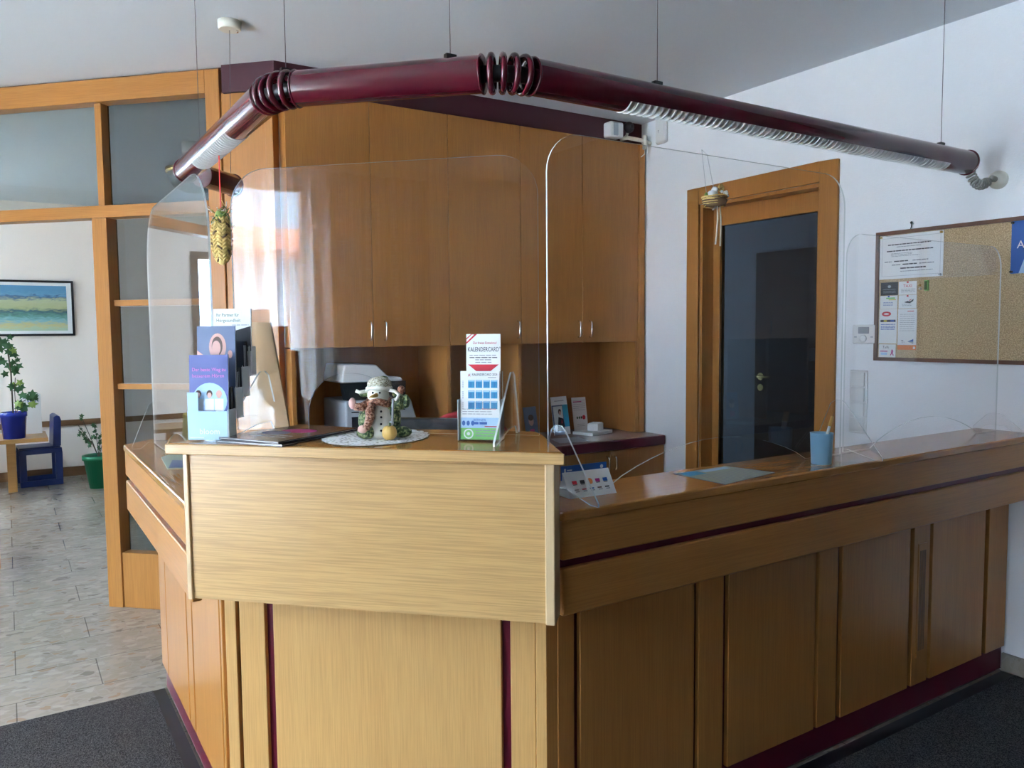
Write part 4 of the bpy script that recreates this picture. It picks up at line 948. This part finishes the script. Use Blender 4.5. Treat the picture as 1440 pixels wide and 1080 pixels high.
m.tube([(0.030, -0.044, 0.034), (0.032, -0.044, 0.042)], 0.003, 'glz_g', 8); m.build('pumpkin', sn)
m = MB(); m.tube([(0.038, -0.030, 0.098), (0.036, -0.036, 0.040)], 0.0028, 'inkg', 8); m.ball((0.034, -0.038, 0.040), 0.006, 'grey'); m.build('broom', sn)

# ------------------------------------------------------------------ calendar card display
ct = thing('calendar_card_holder', 'clear acrylic holder for calendar cards near the right end of the raised desk', 'card holder', dk(0.258, 0.115, ZT), -PI/4+math.radians(2))
m = MB(); m.box(-0.052, 0.052, 0.0, 0.002, 0.002, 0.10, 'clear'); m.box(-0.052, 0.052, 0.0, 0.05, 0.001, 0.003, 'clear'); m.box(-0.052, -0.050, 0, 0.05, 0.002, 0.10, 'edge'); m.box(0.050, 0.052, 0, 0.05, 0.002, 0.10, 'edge'); m.box(-0.044, 0.048, 0.048, 0.050, 0.002, 0.165, 'clear'); m.box(-0.045, -0.044, 0.047, 0.051, 0.10, 0.165, 'edge'); m.box(0.048, 0.0495, 0.047, 0.051, 0.10, 0.165, 'edge')
m.build('pocket', ct)
CTM = Matrix.Translation(ct.location) @ Matrix.Rotation(-PI/4+math.radians(2), 4, 'Z')
m = MB(); w, h = 0.094, 0.163; m.box(-w/2, w/2, 0, 0.012, 0, h, 'paper')
m.rect(-w/2, w/2, 0, h*0.17, 'pgreen', E1); m.disc(-w/2+.020, h*.085, .012, .012, 'paper', E1*2); m.disc(-w/2+.020, h*.085, .009, .009, 'pgreen', E1*3); m.disc(-w/2+.020, h*.085, .004, .004, 'paper', E1*4)
lines(m, -.01, .04, (h*.13, h*.09, h*.05), .002, 'inkg', E1*2)
m.rect(-w/2, w/2, h*.17, h*.32, 'papb', E1); m.text('BERNER', .0, h*.27, .0085, 'pblue', E1*2, 'CENTER', .03); lines(m, -.018, .018, (h*.222,), .006, 'pblue', E1*2)
for k in range(3): m.disc(-w/2+.008+k*.011, h*.24, .004, .006, 'pblue', E1*2)
m.rect(.012, w/2-.003, h*.185, h*.20, 'red', E1*2)
m.text('KALENDERCARD 2024', -.018, h-.011, .0085, 'ink', E1*2, width=.060)
m.text('A', -w/2+.018, h-.013, .010, 'red', E1*2); m.rect(.02, .04, h-.016, h-.0145, 'inkg', E1*2)
lines(m, -w/2+.005, .03, (h*.44, h*.405, h*.37), .0016, 'inkg', E1*2); m.rect(.004, .04, h*.445, h*.455, 'red', E1*2)
for rr_ in range(3):
    for cc_ in range(4):
        x = -w/2+.019+cc_*.0185; z = h-.040-rr_*.025
        m.rect(x, x+.0155, z, z+.019, 'pteal', E1*2); m.rect(x+.001, x+.0145, z+.0155, z+.0185, 'papb', E1*3)
        for q in range(4): m.rect(x+.002+q*.0032, x+.0032+q*.0032, z+.002, z+.014, 'pblue', E1*3)
    for q in range(7): m.rect(-w/2+.004, -w/2+.008, h-.040-rr_*.025+q*.0026, h-.039-rr_*.025+q*.0026, 'inkg', E1*2)
o = m.build('calendar_cards'); o.matrix_world = CTM @ Matrix.Translation((0.001, 0.0035, 0.0045)) @ Matrix.Rotation(math.radians(-3), 4, 'X'); tag(o, 'pack of pale blue calendar cards with green foot in the front pocket', 'card')
m = MB(); w, h = 0.084, 0.25; m.box(-w/2, w/2, 0, 0.0015, 0, h, 'paper')
m.text('Zur freien Entnahme!', .004, h-.024, .0085, 'red', E1, 'CENTER', .058); m.text('KALENDERCARD', 0, h-.042, .0155, 'ink', E1, 'CENTER', .076); m.text('®', .0385, h-.035, .006, 'ink', E1)
lines(m, -.034, .034, (h-.052,), .002, 'inkg'); lines(m, -.034, .034, (h-.0575,), .002, 'ink'); lines(m, -.02, .02, (h-.063, h-.069), .0022, 'inkg')
m.poly([(-.038, h-.073), (.0, h-.103), (.038, h-.073)], 'red', E1)
m.poly([(-w/2, h-.024), (-w/2, h-.010), (-w/2+.012, h), (-w/2+.027, h)], 'red', E1); m.poly([(-w/2+.001, h-.019), (-w/2+.001, h-.013), (-w/2+.014, h-.001), (-w/2+.020, h-.001)], 'paper', E1*2); m.rect(.015, .04, h-.118, h-.1172, 'inkg', E1)
o = m.build('display_card'); o.matrix_world = CTM @ Matrix.Translation((0.004, 0.0335, 0.005)) @ Matrix.Rotation(math.radians(-2), 4, 'X'); tag(o, 'tall white display card with a red triangle standing behind the calendar cards', 'card')

# ------------------------------------------------------------------ things on the right wing
ZC = 0.98
tc_ = thing('payment_card_sign', 'small tent sign with payment icons and blue strip beside the raised desk', 'sign', (1.228, 1.560, ZC), math.radians(-3))
m = MB(); w = 0.142
m.prism([(-0.018, 0.0005), (0.038, 0.0005), (0.020, 0.060), (0.018, 0.060)], -w/2, w/2, 'paper', 'x')
m.build('tent', tc_)
T_ = Matrix.Translation((0, -0.018, 0.0005)) @ Matrix.Rotation(-math.atan2(0.036, 0.0595), 4, 'X')
m = MB(); m.T = T_
ic = ['red', 'ink', 'orange', 'pmag', 'pblue']; ic2 = ['inkg', 'red', 'pblue', 'hair', 'ink']
for k in range(5):
    x = -w/2+.026+k*.0235; m.rect(x-.007, x+.007, .036, .045, ic[k], E1*1.5); m.rect(x-.006, x+.006, .0335, .0355, 'ink', E1*1.5); m.rect(x-.007, x+.006, .019, .0225, ic2[k], E1*1.5); m.rect(x-.005, x+.007, .0145, .017, 'inkg', E1*1.5)
m.disc(-w/2+.073, .040, .008, .008, 'orange', E1*2); m.build('icons', tc_)
bxo = bx(-w/2-0.002, w/2-0.004, 0.020, 0.023, 0.040, 0.076, 'pblue').build('blue_strip', tc_)
m = MB(); m.disc(w/2-.020, .066, .005, .005, 'paper', 0.0195); m.rect(-w/2+.006, -w/2+.012, .060, .069, 'paper', 0.0195); m.rect(-w/2+.015, -w/2+.030, .063, .066, 'paper', 0.0195); m.build('logo', bxo)

t = thing('pen_cup', 'sky blue plastic cup standing on the right counter wing', 'cup', (2.092, 1.513, ZC))
MB().lathe([(0.029, 0.0005), (0.030, 0.003), (0.0335, 0.092), (0.0345, 0.096), (0.032, 0.096), (0.0285, 0.006), (0.0, 0.005)], 'cup', seg=36).build('cup', t)
t = thing('marker_pen', 'white pen with ochre cap leaning in the blue cup', 'pen', (2.085, 1.513, ZC+0.012))
MB().tube([(0, 0, 0), (0.036, -0.006, 0.102)], 0.0045, 'paper', 12).build('barrel', t)
MB().tube([(0.036, -0.006, 0.102), (0.047, -0.008, 0.132)], [0.0052, 0.0046], 'glz_y', 12).build('cap', t)
def rx_(m, w, h): pass
m = MB(); pts = [(1.600, 1.645), (1.602, 1.452), (1.852, 1.492), (1.818, 1.648)]
m.prism(pts, ZC+0.0006, ZC+0.0016, 'inkg')
cx, cy = 1.72, 1.56
def lerp(a, b, s): return a+(b-a)*s
def on_(u_, v_):
    bx_ = lerp(pts[1][0], pts[2][0], u_); by_ = lerp(pts[1][1], pts[2][1], u_); tx = lerp(pts[0][0], pts[3][0], u_); ty = lerp(pts[0][1], pts[3][1], u_)
    return (lerp(bx_, tx, v_), lerp(by_, ty, v_), ZC+0.0018)
def patch(a, b, c, d, mat, dz=0):
    q = [on_(a, c), on_(b, c), on_(b, d), on_(a, d)]; m.add([(p[0], p[1], p[2]+dz) for p in q], [(0, 1, 2, 3)], mat)
M['sage'] = pbr('sage grey print', (0.34, 0.38, 0.30), 0.5)
patch(.02, .98, .02, .98, 'sage'); patch(.04, .35, .70, .95, 'pteal', .0002); patch(.4, .9, .78, .93, 'papb', .0002)
for k in range(9): patch(.05+.012*k, .92, .06+.068*k, .085+.068*k, 'inkg', .0003)
o = m.build('desk_pad'); tag(o, 'printed sage coloured desk pad lying flat on the right counter wing', 'desk pad')
m = MB(); m.prism([(0.40, 2.60), (0.46, 2.575), (0.56, 2.80), (0.45, 2.90), (0.42, 2.85)], ZC+0.0005, ZC+0.003, 'sage'); m.prism([(0.405, 2.61), (0.455, 2.59), (0.50, 2.70), (0.44, 2.76)], ZC+0.003, ZC+0.0036, 'slatep')
o = m.build('desk_pad'); tag(o, 'dull green desk pad on the left counter wing', 'desk pad')

# nest ornament on the screen
nt_ = thing('nest_ornament', 'twig nest with a white bird hanging in front of the right counter screen', 'ornament', (1.652, 1.545, 1.745))
m = MB()
for k in range(60):
    z = random.uniform(-0.012, 0.012); rr = 0.034+z*0.35+random.uniform(-.003, .003); a0 = random.uniform(0, 2*PI); tl_ = random.uniform(-.15, .15)
    m.tube([(rr*_m.cos(a0+i*.35), 0.8*rr*_m.sin(a0+i*.35), z+tl_*rr*_m.sin(i*.35)) for i in range(9)], 0.0013, 'twig' if k % 3 else 'straw', 5, cap=False)
m.lathe([(0.010, -0.016), (0.030, -0.008), (0.034, 0.004), (0.026, 0.006), (0.0, 0.0)], 'twig', seg=16)
m.build('nest', nt_)
m = MB(); m.ball((-0.012, -0.004, 0.016), (0.018, 0.013, 0.013), 'paper'); m.ball((-0.004, -0.004, 0.030), 0.0095, 'paper'); m.tube([(0.004, -0.006, 0.030), (0.010, -0.008, 0.029)], [0.003, 0.0005], 'glz_y', 8); m.ball((0.000, -0.0125, 0.032), 0.0016, 'ink', 8, 6); m.build('bird', nt_)
m = MB()
for k in range(9): a = 2*PI*k/9; m.ball((0.016+0.007*_m.cos(a), -0.008, 0.036+0.007*_m.sin(a)), (0.005, 0.003, 0.005), 'glz_y' if k % 2 else 'straw', 8, 6)
for k in range(14): m.ball((0.012+random.uniform(-.012, .016), -0.016+random.uniform(-.006, .01), 0.014+random.uniform(-.01, .012)), 0.0042, 'paper', 8, 6)
m.ball((-0.032, 0, 0.014), (0.007, 0.004, 0.008), 'leaf2'); m.build('flowers', nt_)
for nm, pts_ in (('ribbon', [(-0.002, -0.012, -0.014), (-0.003, -0.014, -0.05), (-0.006, -0.014, -0.09), (-0.010, -0.014, -0.118)]), ('ribbon', [(0.008, -0.012, -0.014), (0.010, -0.014, -0.06), (0.008, -0.014, -0.122)]), ('ribbon', [(-0.006, -0.012, -0.014), (-0.016, -0.016, -0.022), (-0.024, -0.016, -0.026)])):
    MB().tube(pts_, 0.0022, 'ribbon', 6).build(nm, nt_)
m = MB(); m.tube([(-0.030, 0, 0.006), (-0.020, 0.03, 0.143), (0.02, 0.048, 0.137), (0.026, 0.02, 0.01)], 0.0007, 'grey', 5); m.build('thread', nt_)

# straw hen ornament on red ribbon
hn = thing('straw_ornament', 'woven yellow straw egg with dried greenery on a red ribbon under the lamp', 'ornament', (0.62, 2.76, 1.705))
m = MB(); m.ball((0, 0, 0), (0.030, 0.043, 0.082), 'straw', 18, 14)
for j in range(12):
    for k in range(12):
        z = -0.070+j*0.0125; a = 2*PI*k/12; rr = (1-(z/0.084)**2)**.5; d_ = 0.26 if k % 2 else -0.26
        z2 = min(z+0.012, 0.078); r2 = (1-(z2/0.084)**2)**.5
        m.tube([(0.031*rr*_m.cos(a-d_), 0.044*rr*_m.sin(a-d_), z), (0.034*rr*_m.cos(a), 0.048*rr*_m.sin(a), (z+z2)/2), (0.031*r2*_m.cos(a+d_), 0.044*r2*_m.sin(a+d_), z2)], 0.0032, 'twig' if (3*j+5*k) % 7 == 0 else 'straw', 6)
m.build('woven_egg', hn)
m = MB()
for k in range(80):
    a = random.uniform(0, 2*PI); z = random.uniform(0.03, 0.11); rr = random.uniform(0.02, 0.05)
    p = Vector((0.7*rr*_m.cos(a), rr*_m.sin(a), z)); q = p+Vector((random.uniform(-.02, .02), random.uniform(-.02, .02), random.uniform(-.02, .03)))
    m.tube([p, q], 0.0016, random.choice(['leaf2', 'straw', 'leaf', 'ribbon', 'twig']), 5)
m.ball((0, 0, 0.075), (0.02, 0.026, 0.03), 'leaf2', 10, 8)
m.build('dried_greenery', hn)
MB().box(-0.001, 0.001, -0.005, 0.005, 0.085, 0.279, 'redrib').build('ribbon', hn)

# ------------------------------------------------------------------ things in the cupboard niche
pr = thing('printer', 'grey and white multifunction printer in the niche behind the desk', 'printer', (1.585, 3.80, 0.7535))
MB().prism([(-0.19, 0.0), (0.205, 0.0), (0.195, 0.20), (0.165, 0.30), (-0.19, 0.30)], -0.09, 0.24, 'grey', 'y').build('body', pr, 0.012, 3)
MB().prism([(-0.19, 0.385), (0.15, 0.385), (0.14, 0.405), (0.07, 0.41), (0.0, 0.475), (-0.17, 0.48)], -0.035, 0.24, 'white', 'y').build('scanner_lid', pr, 0.012, 3)
q = MB(); q.quad((-0.16, -0.092, 0.24), (0.13, -0.092, 0.24), (0.165, -0.03, 0.385), (-0.185, -0.03, 0.385), 'black'); q.add([(-0.16, -0.092, 0.24), (0.13, -0.092, 0.24), (0.165, -0.03, 0.385), (-0.185, -0.03, 0.385), (-0.16, -0.0, 0.24), (0.13, -0.0, 0.24), (0.165, 0.0, 0.385), (-0.185, 0.0, 0.385)], [(0, 4, 7, 3), (1, 2, 6, 5), (3, 7, 6, 2), (0, 1, 5, 4)], 'black'); cpn = q.build('control_panel', pr)
q = MB(); q.T = Matrix.Translation((0, -0.094, 0.24)) @ Matrix.Rotation(-math.atan2(0.062, 0.13), 4, 'X')
q.rect(-0.14, -0.07, 0.09, 0.125, 'grey', 0)
for k in range(3):
    for j in range(5): q.rect(0.0+j*0.022, 0.012+j*0.022, 0.06+k*0.025, 0.068+k*0.025, 'inkg' if (k+j) % 4 else 'red', 0)
q.build('keys', cpn)
q = MB(); q.box(0.075, 0.155, -0.093, -0.0905, 0.155, 0.20, 'pblue'); q.rect(0.115, 0.145, 0.183, 0.192, 'paper', -0.0935); q.rect(0.09, 0.15, 0.162, 0.168, 'paper', -0.0935); q.build('badge', pr)
bx(-0.15, 0.12, -0.095, -0.0895, 0.03, 0.14, 'dgrey').build('paper_tray', pr)
bx(-0.16, -0.10, -0.0955, -0.0895, 0.15, 0.22, 'dgrey').build('side_slot', pr)
def niche_leaf(name, label, x, y, w, h, rz, base, fn):
    m = MB(); m.box(-w/2, w/2, 0, 0.004, 0, h, base); fn(m, w, h)
    o = m.build(name); o.matrix_world = Matrix.Translation((x, y, 0.754)) @ Matrix.Rotation(rz, 4, 'Z') @ Matrix.Rotation(math.radians(-9), 4, 'X'); tag(o, label, 'leaflet', 'leaflets on the back worktop')
def nl1(m, w, h):
    m.rect(-w/2, w/2, 0, h*.78, 'slatep', E1); m.rect(-w/2+.01, .02, h*.1, h*.75, 'paper', E1*2); m.disc(-.005, h*.6, .013, .018, 'hair', E1*3); m.disc(-.003, h*.57, .009, .013, 'skin', E1*4)
    m.poly([(-.04, h*.1), (.03, h*.1), (.02, h*.42), (-.02, h*.47)], 'ink', E1*3); m.poly([(.0, h*.3), (.006, h*.42), (.01, h*.3)], 'red', E1*4); m.poly([(.03, 0), (w/2, 0), (w/2, h*.78), (.02, h*.78)], 'pteal', E1*5); m.rect(.02, w/2, 0, h*.2, 'paper', E1*6); lines(m, -.04, .04, (h*.88,), .004, 'inkg', E1*2)
niche_leaf('photo_brochure', 'brochure showing a person in a dark jacket, standing on the back worktop', 2.845, 3.88, 0.135, 0.235, 0.15, 'paper', nl1)
def nl2(m, w, h):
    lines(m, -w/2+.008, w/2-.008, [h*.9-.012*k for k in range(6)], .002, 'inkg'); m.rect(-w/2+.008, .02, h*.86, h*.885, 'pmag', E1)
    for k in range(3): m.disc(-.024+k*.016, h*.40, .006, .008, 'leaf', E1)
    m.disc(.028, h*.40, .013, .014, 'red', E1); lines(m, -.03, .03, (h*.2, h*.15), .002, 'inkg')
niche_leaf('info_leaflet', 'white leaflet with a red dot and green figures leaning in the right niche', 3.045, 3.95, 0.11, 0.215, 0.0, 'paper', nl2)
def nl3(m, w, h): m.disc(-.0, h*.55, .022, .028, 'skin', E1); m.disc(0, h*.66, .024, .018, 'hair', E1*2); m.rect(-.02, .02, h*.1, h*.3, 'pmag', E1)
niche_leaf('dark_brochure', 'dark brochure with a face on it, left of the person brochure on the worktop', 2.60, 3.84, 0.11, 0.19, 0.25, 'slatep', nl3)
m = MB(); m.box(-0.105, 0.105, -0.075, 0.075, 0, 0.018, 'paper'); o = m.build('paper_pad'); o.location = (3.03, 3.82, 0.7535); o.rotation_euler = (0, 0, 0.28); tag(o, 'thick white paper pad on the back worktop', 'paper pad')
t = thing('note_box', 'small white note box standing on the paper pad', 'box', (3.06, 3.83, 0.772), 0.55)
bx(-0.05, 0.05, -0.035, 0.035, 0.0005, 0.042, 'white').build('box', t, 0.002); bx(-0.044, 0.044, -0.030, 0.030, 0.042, 0.046, 'paper').build('note_sheets', t)
o = MB().prism([(2.62, 3.60), (2.80, 3.56), (2.86, 3.74), (2.68, 3.78)], 0.7530, 0.7545, 'inkg').build('loose_sheet'); tag(o, 'grey sheet lying on the back worktop beside the paper pad', 'paper')

# inner desk, monitor and chair
t = thing('inner_desk', 'low wooden work desk behind the raised front desk', 'desk', dk(0, 0.62), -PI/4)
MB().prism([(-0.05, -0.25), (0.42, -0.25), (0.72, 0.05), (0.72, 0.30), (-0.20, 0.30), (-0.20, -0.1)], 0.715, 0.74, 'wtop').build('desk_top', t, 0.003)
bx(-0.18, -0.155, -0.05, 0.27, 0, 0.715, 'wz').build('side_leg', t); bx(0.66, 0.685, 0.05, 0.27, 0, 0.715, 'wz').build('side_leg', t)
t = thing('monitor', 'wide dark computer monitor whose top shows behind the raised desk', 'monitor', dk(0.12, 0.545, 0.741), -PI/4)
bx(-0.34, 0.07, -0.012, 0.022, 0.10, 0.398, 'dgrey').build('casing', t, 0.006)
bx(-0.33, 0.06, 0.022, 0.024, 0.115, 0.388, 'black').build('screen', t)
MB().lathe([(0.10, 0.0005), (0.10, 0.010), (0.02, 0.02), (0.02, 0.15)], 'dgrey', (-0.135, 0, 0)).build('stand', t)
t = thing('office_chair', 'red office chair whose curved backrest shows behind the desk', 'chair', (1.72, 3.08, 0), math.radians(-20))
m = MB(); m.prism([(-0.22, 0.60), (0.22, 0.60), (0.225, 0.93)]+arc(0, 0.80, 0.24, 0.55, PI-0.55, 12)+[(-0.225, 0.93)], -0.03, 0.03, 'redfab', 'y'); m.build('backrest', t, 0.02, 3)
bx(-0.24, 0.24, -0.50, -0.02, 0.42, 0.50, 'redfab').build('seat', t, 0.03, 3)
MB().tube([(0, -0.05, 0.42), (0, 0.05, 0.45), (0, 0.05, 0.70)], 0.018, 'black').build('back_support', t)
MB().tube([(0, -0.25, 0.08), (0, -0.25, 0.42)], 0.025, 'black').build('column', t)
for k in range(5):
    a = 2*PI*k/5
    o = MB().tube([(0, -0.25, 0.10), (0.26*_m.cos(a), -0.25+0.26*_m.sin(a), 0.065)], [0.022, 0.014], 'black').build('leg', t)
    MB().lathe([(0.026, -0.011), (0.026, 0.011)], 'black', (0.26*_m.cos(a), -0.25+0.26*_m.sin(a), 0.0265), 16, 'x').build('castor', o)

# ------------------------------------------------------------------ waiting room
YB = 8.85
pc = thing('framed_picture', 'landscape print in a thin black frame on the waiting room wall', 'picture', (0.195, YB-0.001, 1.645))
pw, ph = 0.375, 0.265
for (a, b, c, e) in ((-pw, pw, ph-0.02, ph), (-pw, pw, -ph, -ph+0.02), (-pw, -pw+0.02, -ph+0.02, ph-0.02), (pw-0.02, pw, -ph+0.02, ph-0.02)):
    bx(a, b, -0.03, 0, c, e, 'black').build('frame_rail', pc)
bx(-pw+0.02, pw-0.02, -0.012, 0, -ph+0.02, ph-0.02, 'paper').build('mount', pc)
bx(-pw+0.06, pw-0.06, -0.014, -0.012, -ph+0.05, ph-0.05, 'painting').build('print', pc)
# table
tb = thing('low_table', 'low orange pine table with the blue pot in the waiting room', 'table', (-0.33, 8.29, 0))
bx(-0.60, 0.60, -0.28, 0.28, 0.455, 0.49, 'pine').build('table_top', tb, 0.004)
for sx_, sy in ((-.52, -.20), (.32, -.05), (-.52, .2), (-.10, .22)):
    bx(sx_-.035, sx_+.035, sy-.035, sy+.035, 0, 0.455, 'pine').build('leg', tb, 0.003)
def potted(name, label, loc, r0, r1, hgt, mat, plants, rim=0.012):
    t = thing(name, label, 'plant', loc)
    MB().lathe([(r0, 0), (r1, hgt-0.04), (r1+rim, hgt-0.04), (r1+rim, hgt), (r1-0.008, hgt), (r1-0.015, hgt-0.03), (0.0, hgt-0.03)], mat, seg=28).build('pot', t)
    plants(t, hgt); return t
def leafshape(m, c, size, mat, n):
    """five lobed leaf card bent along its middle, facing n"""
    n = n.normalized(); a = n.orthogonal().normalized(); a = Matrix.Rotation(random.uniform(0, 6.28), 3, n) @ a; b = n.cross(a)
    pts_ = []
    for k in range(10):
        an = 2*PI*k/10; rr = size*(1.0 if k % 2 == 0 else 0.5); pts_.append(c+a*rr*_m.cos(an)+b*rr*_m.sin(an)+n*(-0.25*rr*abs(_m.cos(an))))
    vs = [c]+pts_; m.add(vs, [(0, 1+k, 1+(k+1) % 10) for k in range(10)], mat)
def ivy(t, h):
    MB().lathe([(0.0, h-.029), (0.075, h-.028)], 'soil', seg=20, cap=False).build('soil', t)
    s = MB(); s.tube([(0, 0, h-.03), (0.0, 0, h+.34), (-0.02, 0, h+.60)], 0.006, 'stem', 8); s.tube([(0.02, 0, h-.03), (0.06, -.01, h+.08), (0.10, 0, h+.10)], 0.003, 'stem', 6); s.tube([(0.02, 0, h-.03), (0.02, -.02, h+.2), (0.03, 0, h+.30)], 0.003, 'stem', 6); s.build('stems', t)
    lf = MB()
    for c, n_, sp_ in (((0.11, 0, .10), 12, .06), ((0.04, -.02, .22), 5, .04), ((-0.01, 0, .48), 14, .09), ((0.0, 0, .36), 5, .05), ((0.06, -.02, .05), 5, .04), ((-.05, 0, .60), 12, .06)):
        for k in range(n_):
            p = Vector((c[0]+random.uniform(-sp_, sp_), c[1]+random.uniform(-.05, .05), h+c[2]+random.uniform(-sp_, sp_)*.9))
            leafshape(lf, p, random.uniform(.028, .045), 'leaf' if random.random() > .2 else 'leaf2', Vector((random.uniform(-.5, .5), -1, random.uniform(-.3, .8))))
    lf.build('foliage', t)
potted('potted_ivy', 'ivy climbing a stick in a cobalt blue pot on the low table', (0.02, 8.14, 0.4905), 0.085, 0.10, 0.23, 'cobalt', ivy, 0.006)
def ficus(t, h):
    MB().lathe([(0.0, h-.029), (0.10, h-.028)], 'soil', seg=20, cap=False).build('soil', t)
    s = MB(); lf = MB()
    for k in range(7):
        a = random.uniform(-1.2, 1.2); tip = Vector((0.10*_m.sin(a)*1.6-.02, 0.05*_m.cos(a), h+random.uniform(.15, .42)))
        if k == 0: tip = Vector((-0.13, 0, h+.37))
        s.tube([(0, 0, h-.03), (tip.x*.3, tip.y*.3, h+.1), tip], 0.003, 'stem', 6)
        for j in range(9 if k else 4):
            f = random.uniform(.35, 1); p = Vector((tip.x*f, tip.y*f, h+(tip.z-h)*f))+Vector((random.uniform(-.02, .02), random.uniform(-.02, .02), random.uniform(-.02, .02)))
            leafshape(lf, p, random.uniform(.016, .028), 'leaf', Vector((random.uniform(-1, 1), -1, random.uniform(-.2, .6))))
    s.build('stems', t); lf.build('foliage', t)
potted('potted_shrub', 'thin leafed shrub in a green plastic pot on the floor behind the partition post', (0.66, 8.02, 0.0), 0.085, 0.125, 0.30, 'green', ficus)
# white leaflet box on table
t = thing('white_leaflet_box', 'white upright box with a small logo on the low table', 'box', (0.165, 8.42, 0.4905))
bx(-0.075, 0.075, -0.03, 0.03, 0, 0.36, 'white').build('box', t, 0.004)
m = MB()
for k in range(5): m.tube([(-0.05+.02*k, -0.032, 0.28+random.uniform(0, .03)), (-0.04+.022*k, -0.032, 0.33), (-0.02+.018*k, -0.032, 0.29)], 0.003, 'pblue', 5)
m.build('logo', t)
# little chairs
def small_chair(label, loc, rz, mat, grp='small chairs round the low table'):
    t = thing('small_chair', label, 'chair', loc, rz, grp)
    # side panels are closed square frames, back slab
    for sy in (-0.15, 0.15):
        f = MB(); f.box(-.17, .17, sy-.014, sy+.014, 0.0, 0.055, mat); f.box(-.17, -.115, sy-.014, sy+.014, .055, .30, mat); f.box(.115, .17, sy-.014, sy+.014, .055, .30, mat); f.box(-.17, .17, sy-.014, sy+.014, .30, .345, mat); f.build('side_frame', t, 0.004)
    bx(-.17, .16, -.15, .15, .345, .36, mat).build('seat', t, 0.004)
    m = MB(); m.prism([(.10, .36), (.165, .36), (.175, .60), (.165, .635), (.14, .645), (.115, .63)], -.16, .16, mat, 'y'); m.build('backrest', t, 0.006)
    return t
small_chair('navy blue low chair with square side frames against the waiting room wall', (0.21, 8.56, 0), 0.06, 'blue')
small_chair('yellow low chair partly under the low pine table', (-0.345, 7.80, 0), PI+0.05, 'yellow')
t = thing('wooden_chair', 'orange wooden chair whose front leg shows at the left edge of the floor', 'chair', (-0.32, 5.75, 0), 0.1)
for sx_, sy, hh in ((.19, -.2, .43), (-.19, -.2, .43), (.19, .2, .43), (-.19, .2, .43)):
    bx(sx_-.02, sx_+.02, sy-.02, sy+.02, 0, hh, 'pine').build('leg', t, 0.003)
bx(-.22, .215, -.23, .22, .43, .455, 'pine').build('seat', t, 0.006)
bx(-.22, -.19, -.2, .2, .455, .80, 'pine').build('backrest', t, 0.006)
# dome lamp on the waiting room ceiling
t = thing('dome_ceiling_lamp', 'frosted glass dome lamp with brass rim seen through the partition glass', 'lamp', (1.25, 6.4, CEIL))
MB().lathe([(0.06, 0), (0.20, -0.02), (0.20, -0.05), (0.19, -0.055)], 'brass', seg=36).build('rim', t)
MB().lathe([(0.185, -0.052), (0.18, -0.10), (0.15, -0.15), (0.09, -0.185), (0.0, -0.20)], 'dome', seg=36, cap=False).build('glass_dome', t)
t = thing('ceiling_drum', 'white round detector on the waiting room ceiling above the dome lamp', 'drum', (1.08, 5.60, CEIL))  # white cylinder standing in for the canopy shape in the partition glass
MB().lathe([(0.055, 0), (0.055, -0.07), (0.045, -0.078)], 'white', seg=28).build('housing', t)
# window on the waiting room back wall
e = bpy.data.objects.new('window_4', None); C.objects.link(e); e['kind'] = 'structure'
f = MB()
for a, b, c, d in ((-1.75, -1.67, .95, 2.25), (-.83, -.75, .95, 2.25), (-1.67, -.83, .95, 1.03), (-1.67, -.83, 2.17, 2.25), (-1.29, -1.21, 1.03, 2.17)): f.box(a, b, 8.84, 8.90, c, d, 'rail')
f.build('window_frame', e)
bx(-1.68, -0.82, 8.862, 8.868, 1.02, 2.18, 'clear').build('window_glass', e)
bx(-1.66, -0.84, 8.875, 8.88, 1.04, 2.16, 'curtain').build('net_curtain', e)
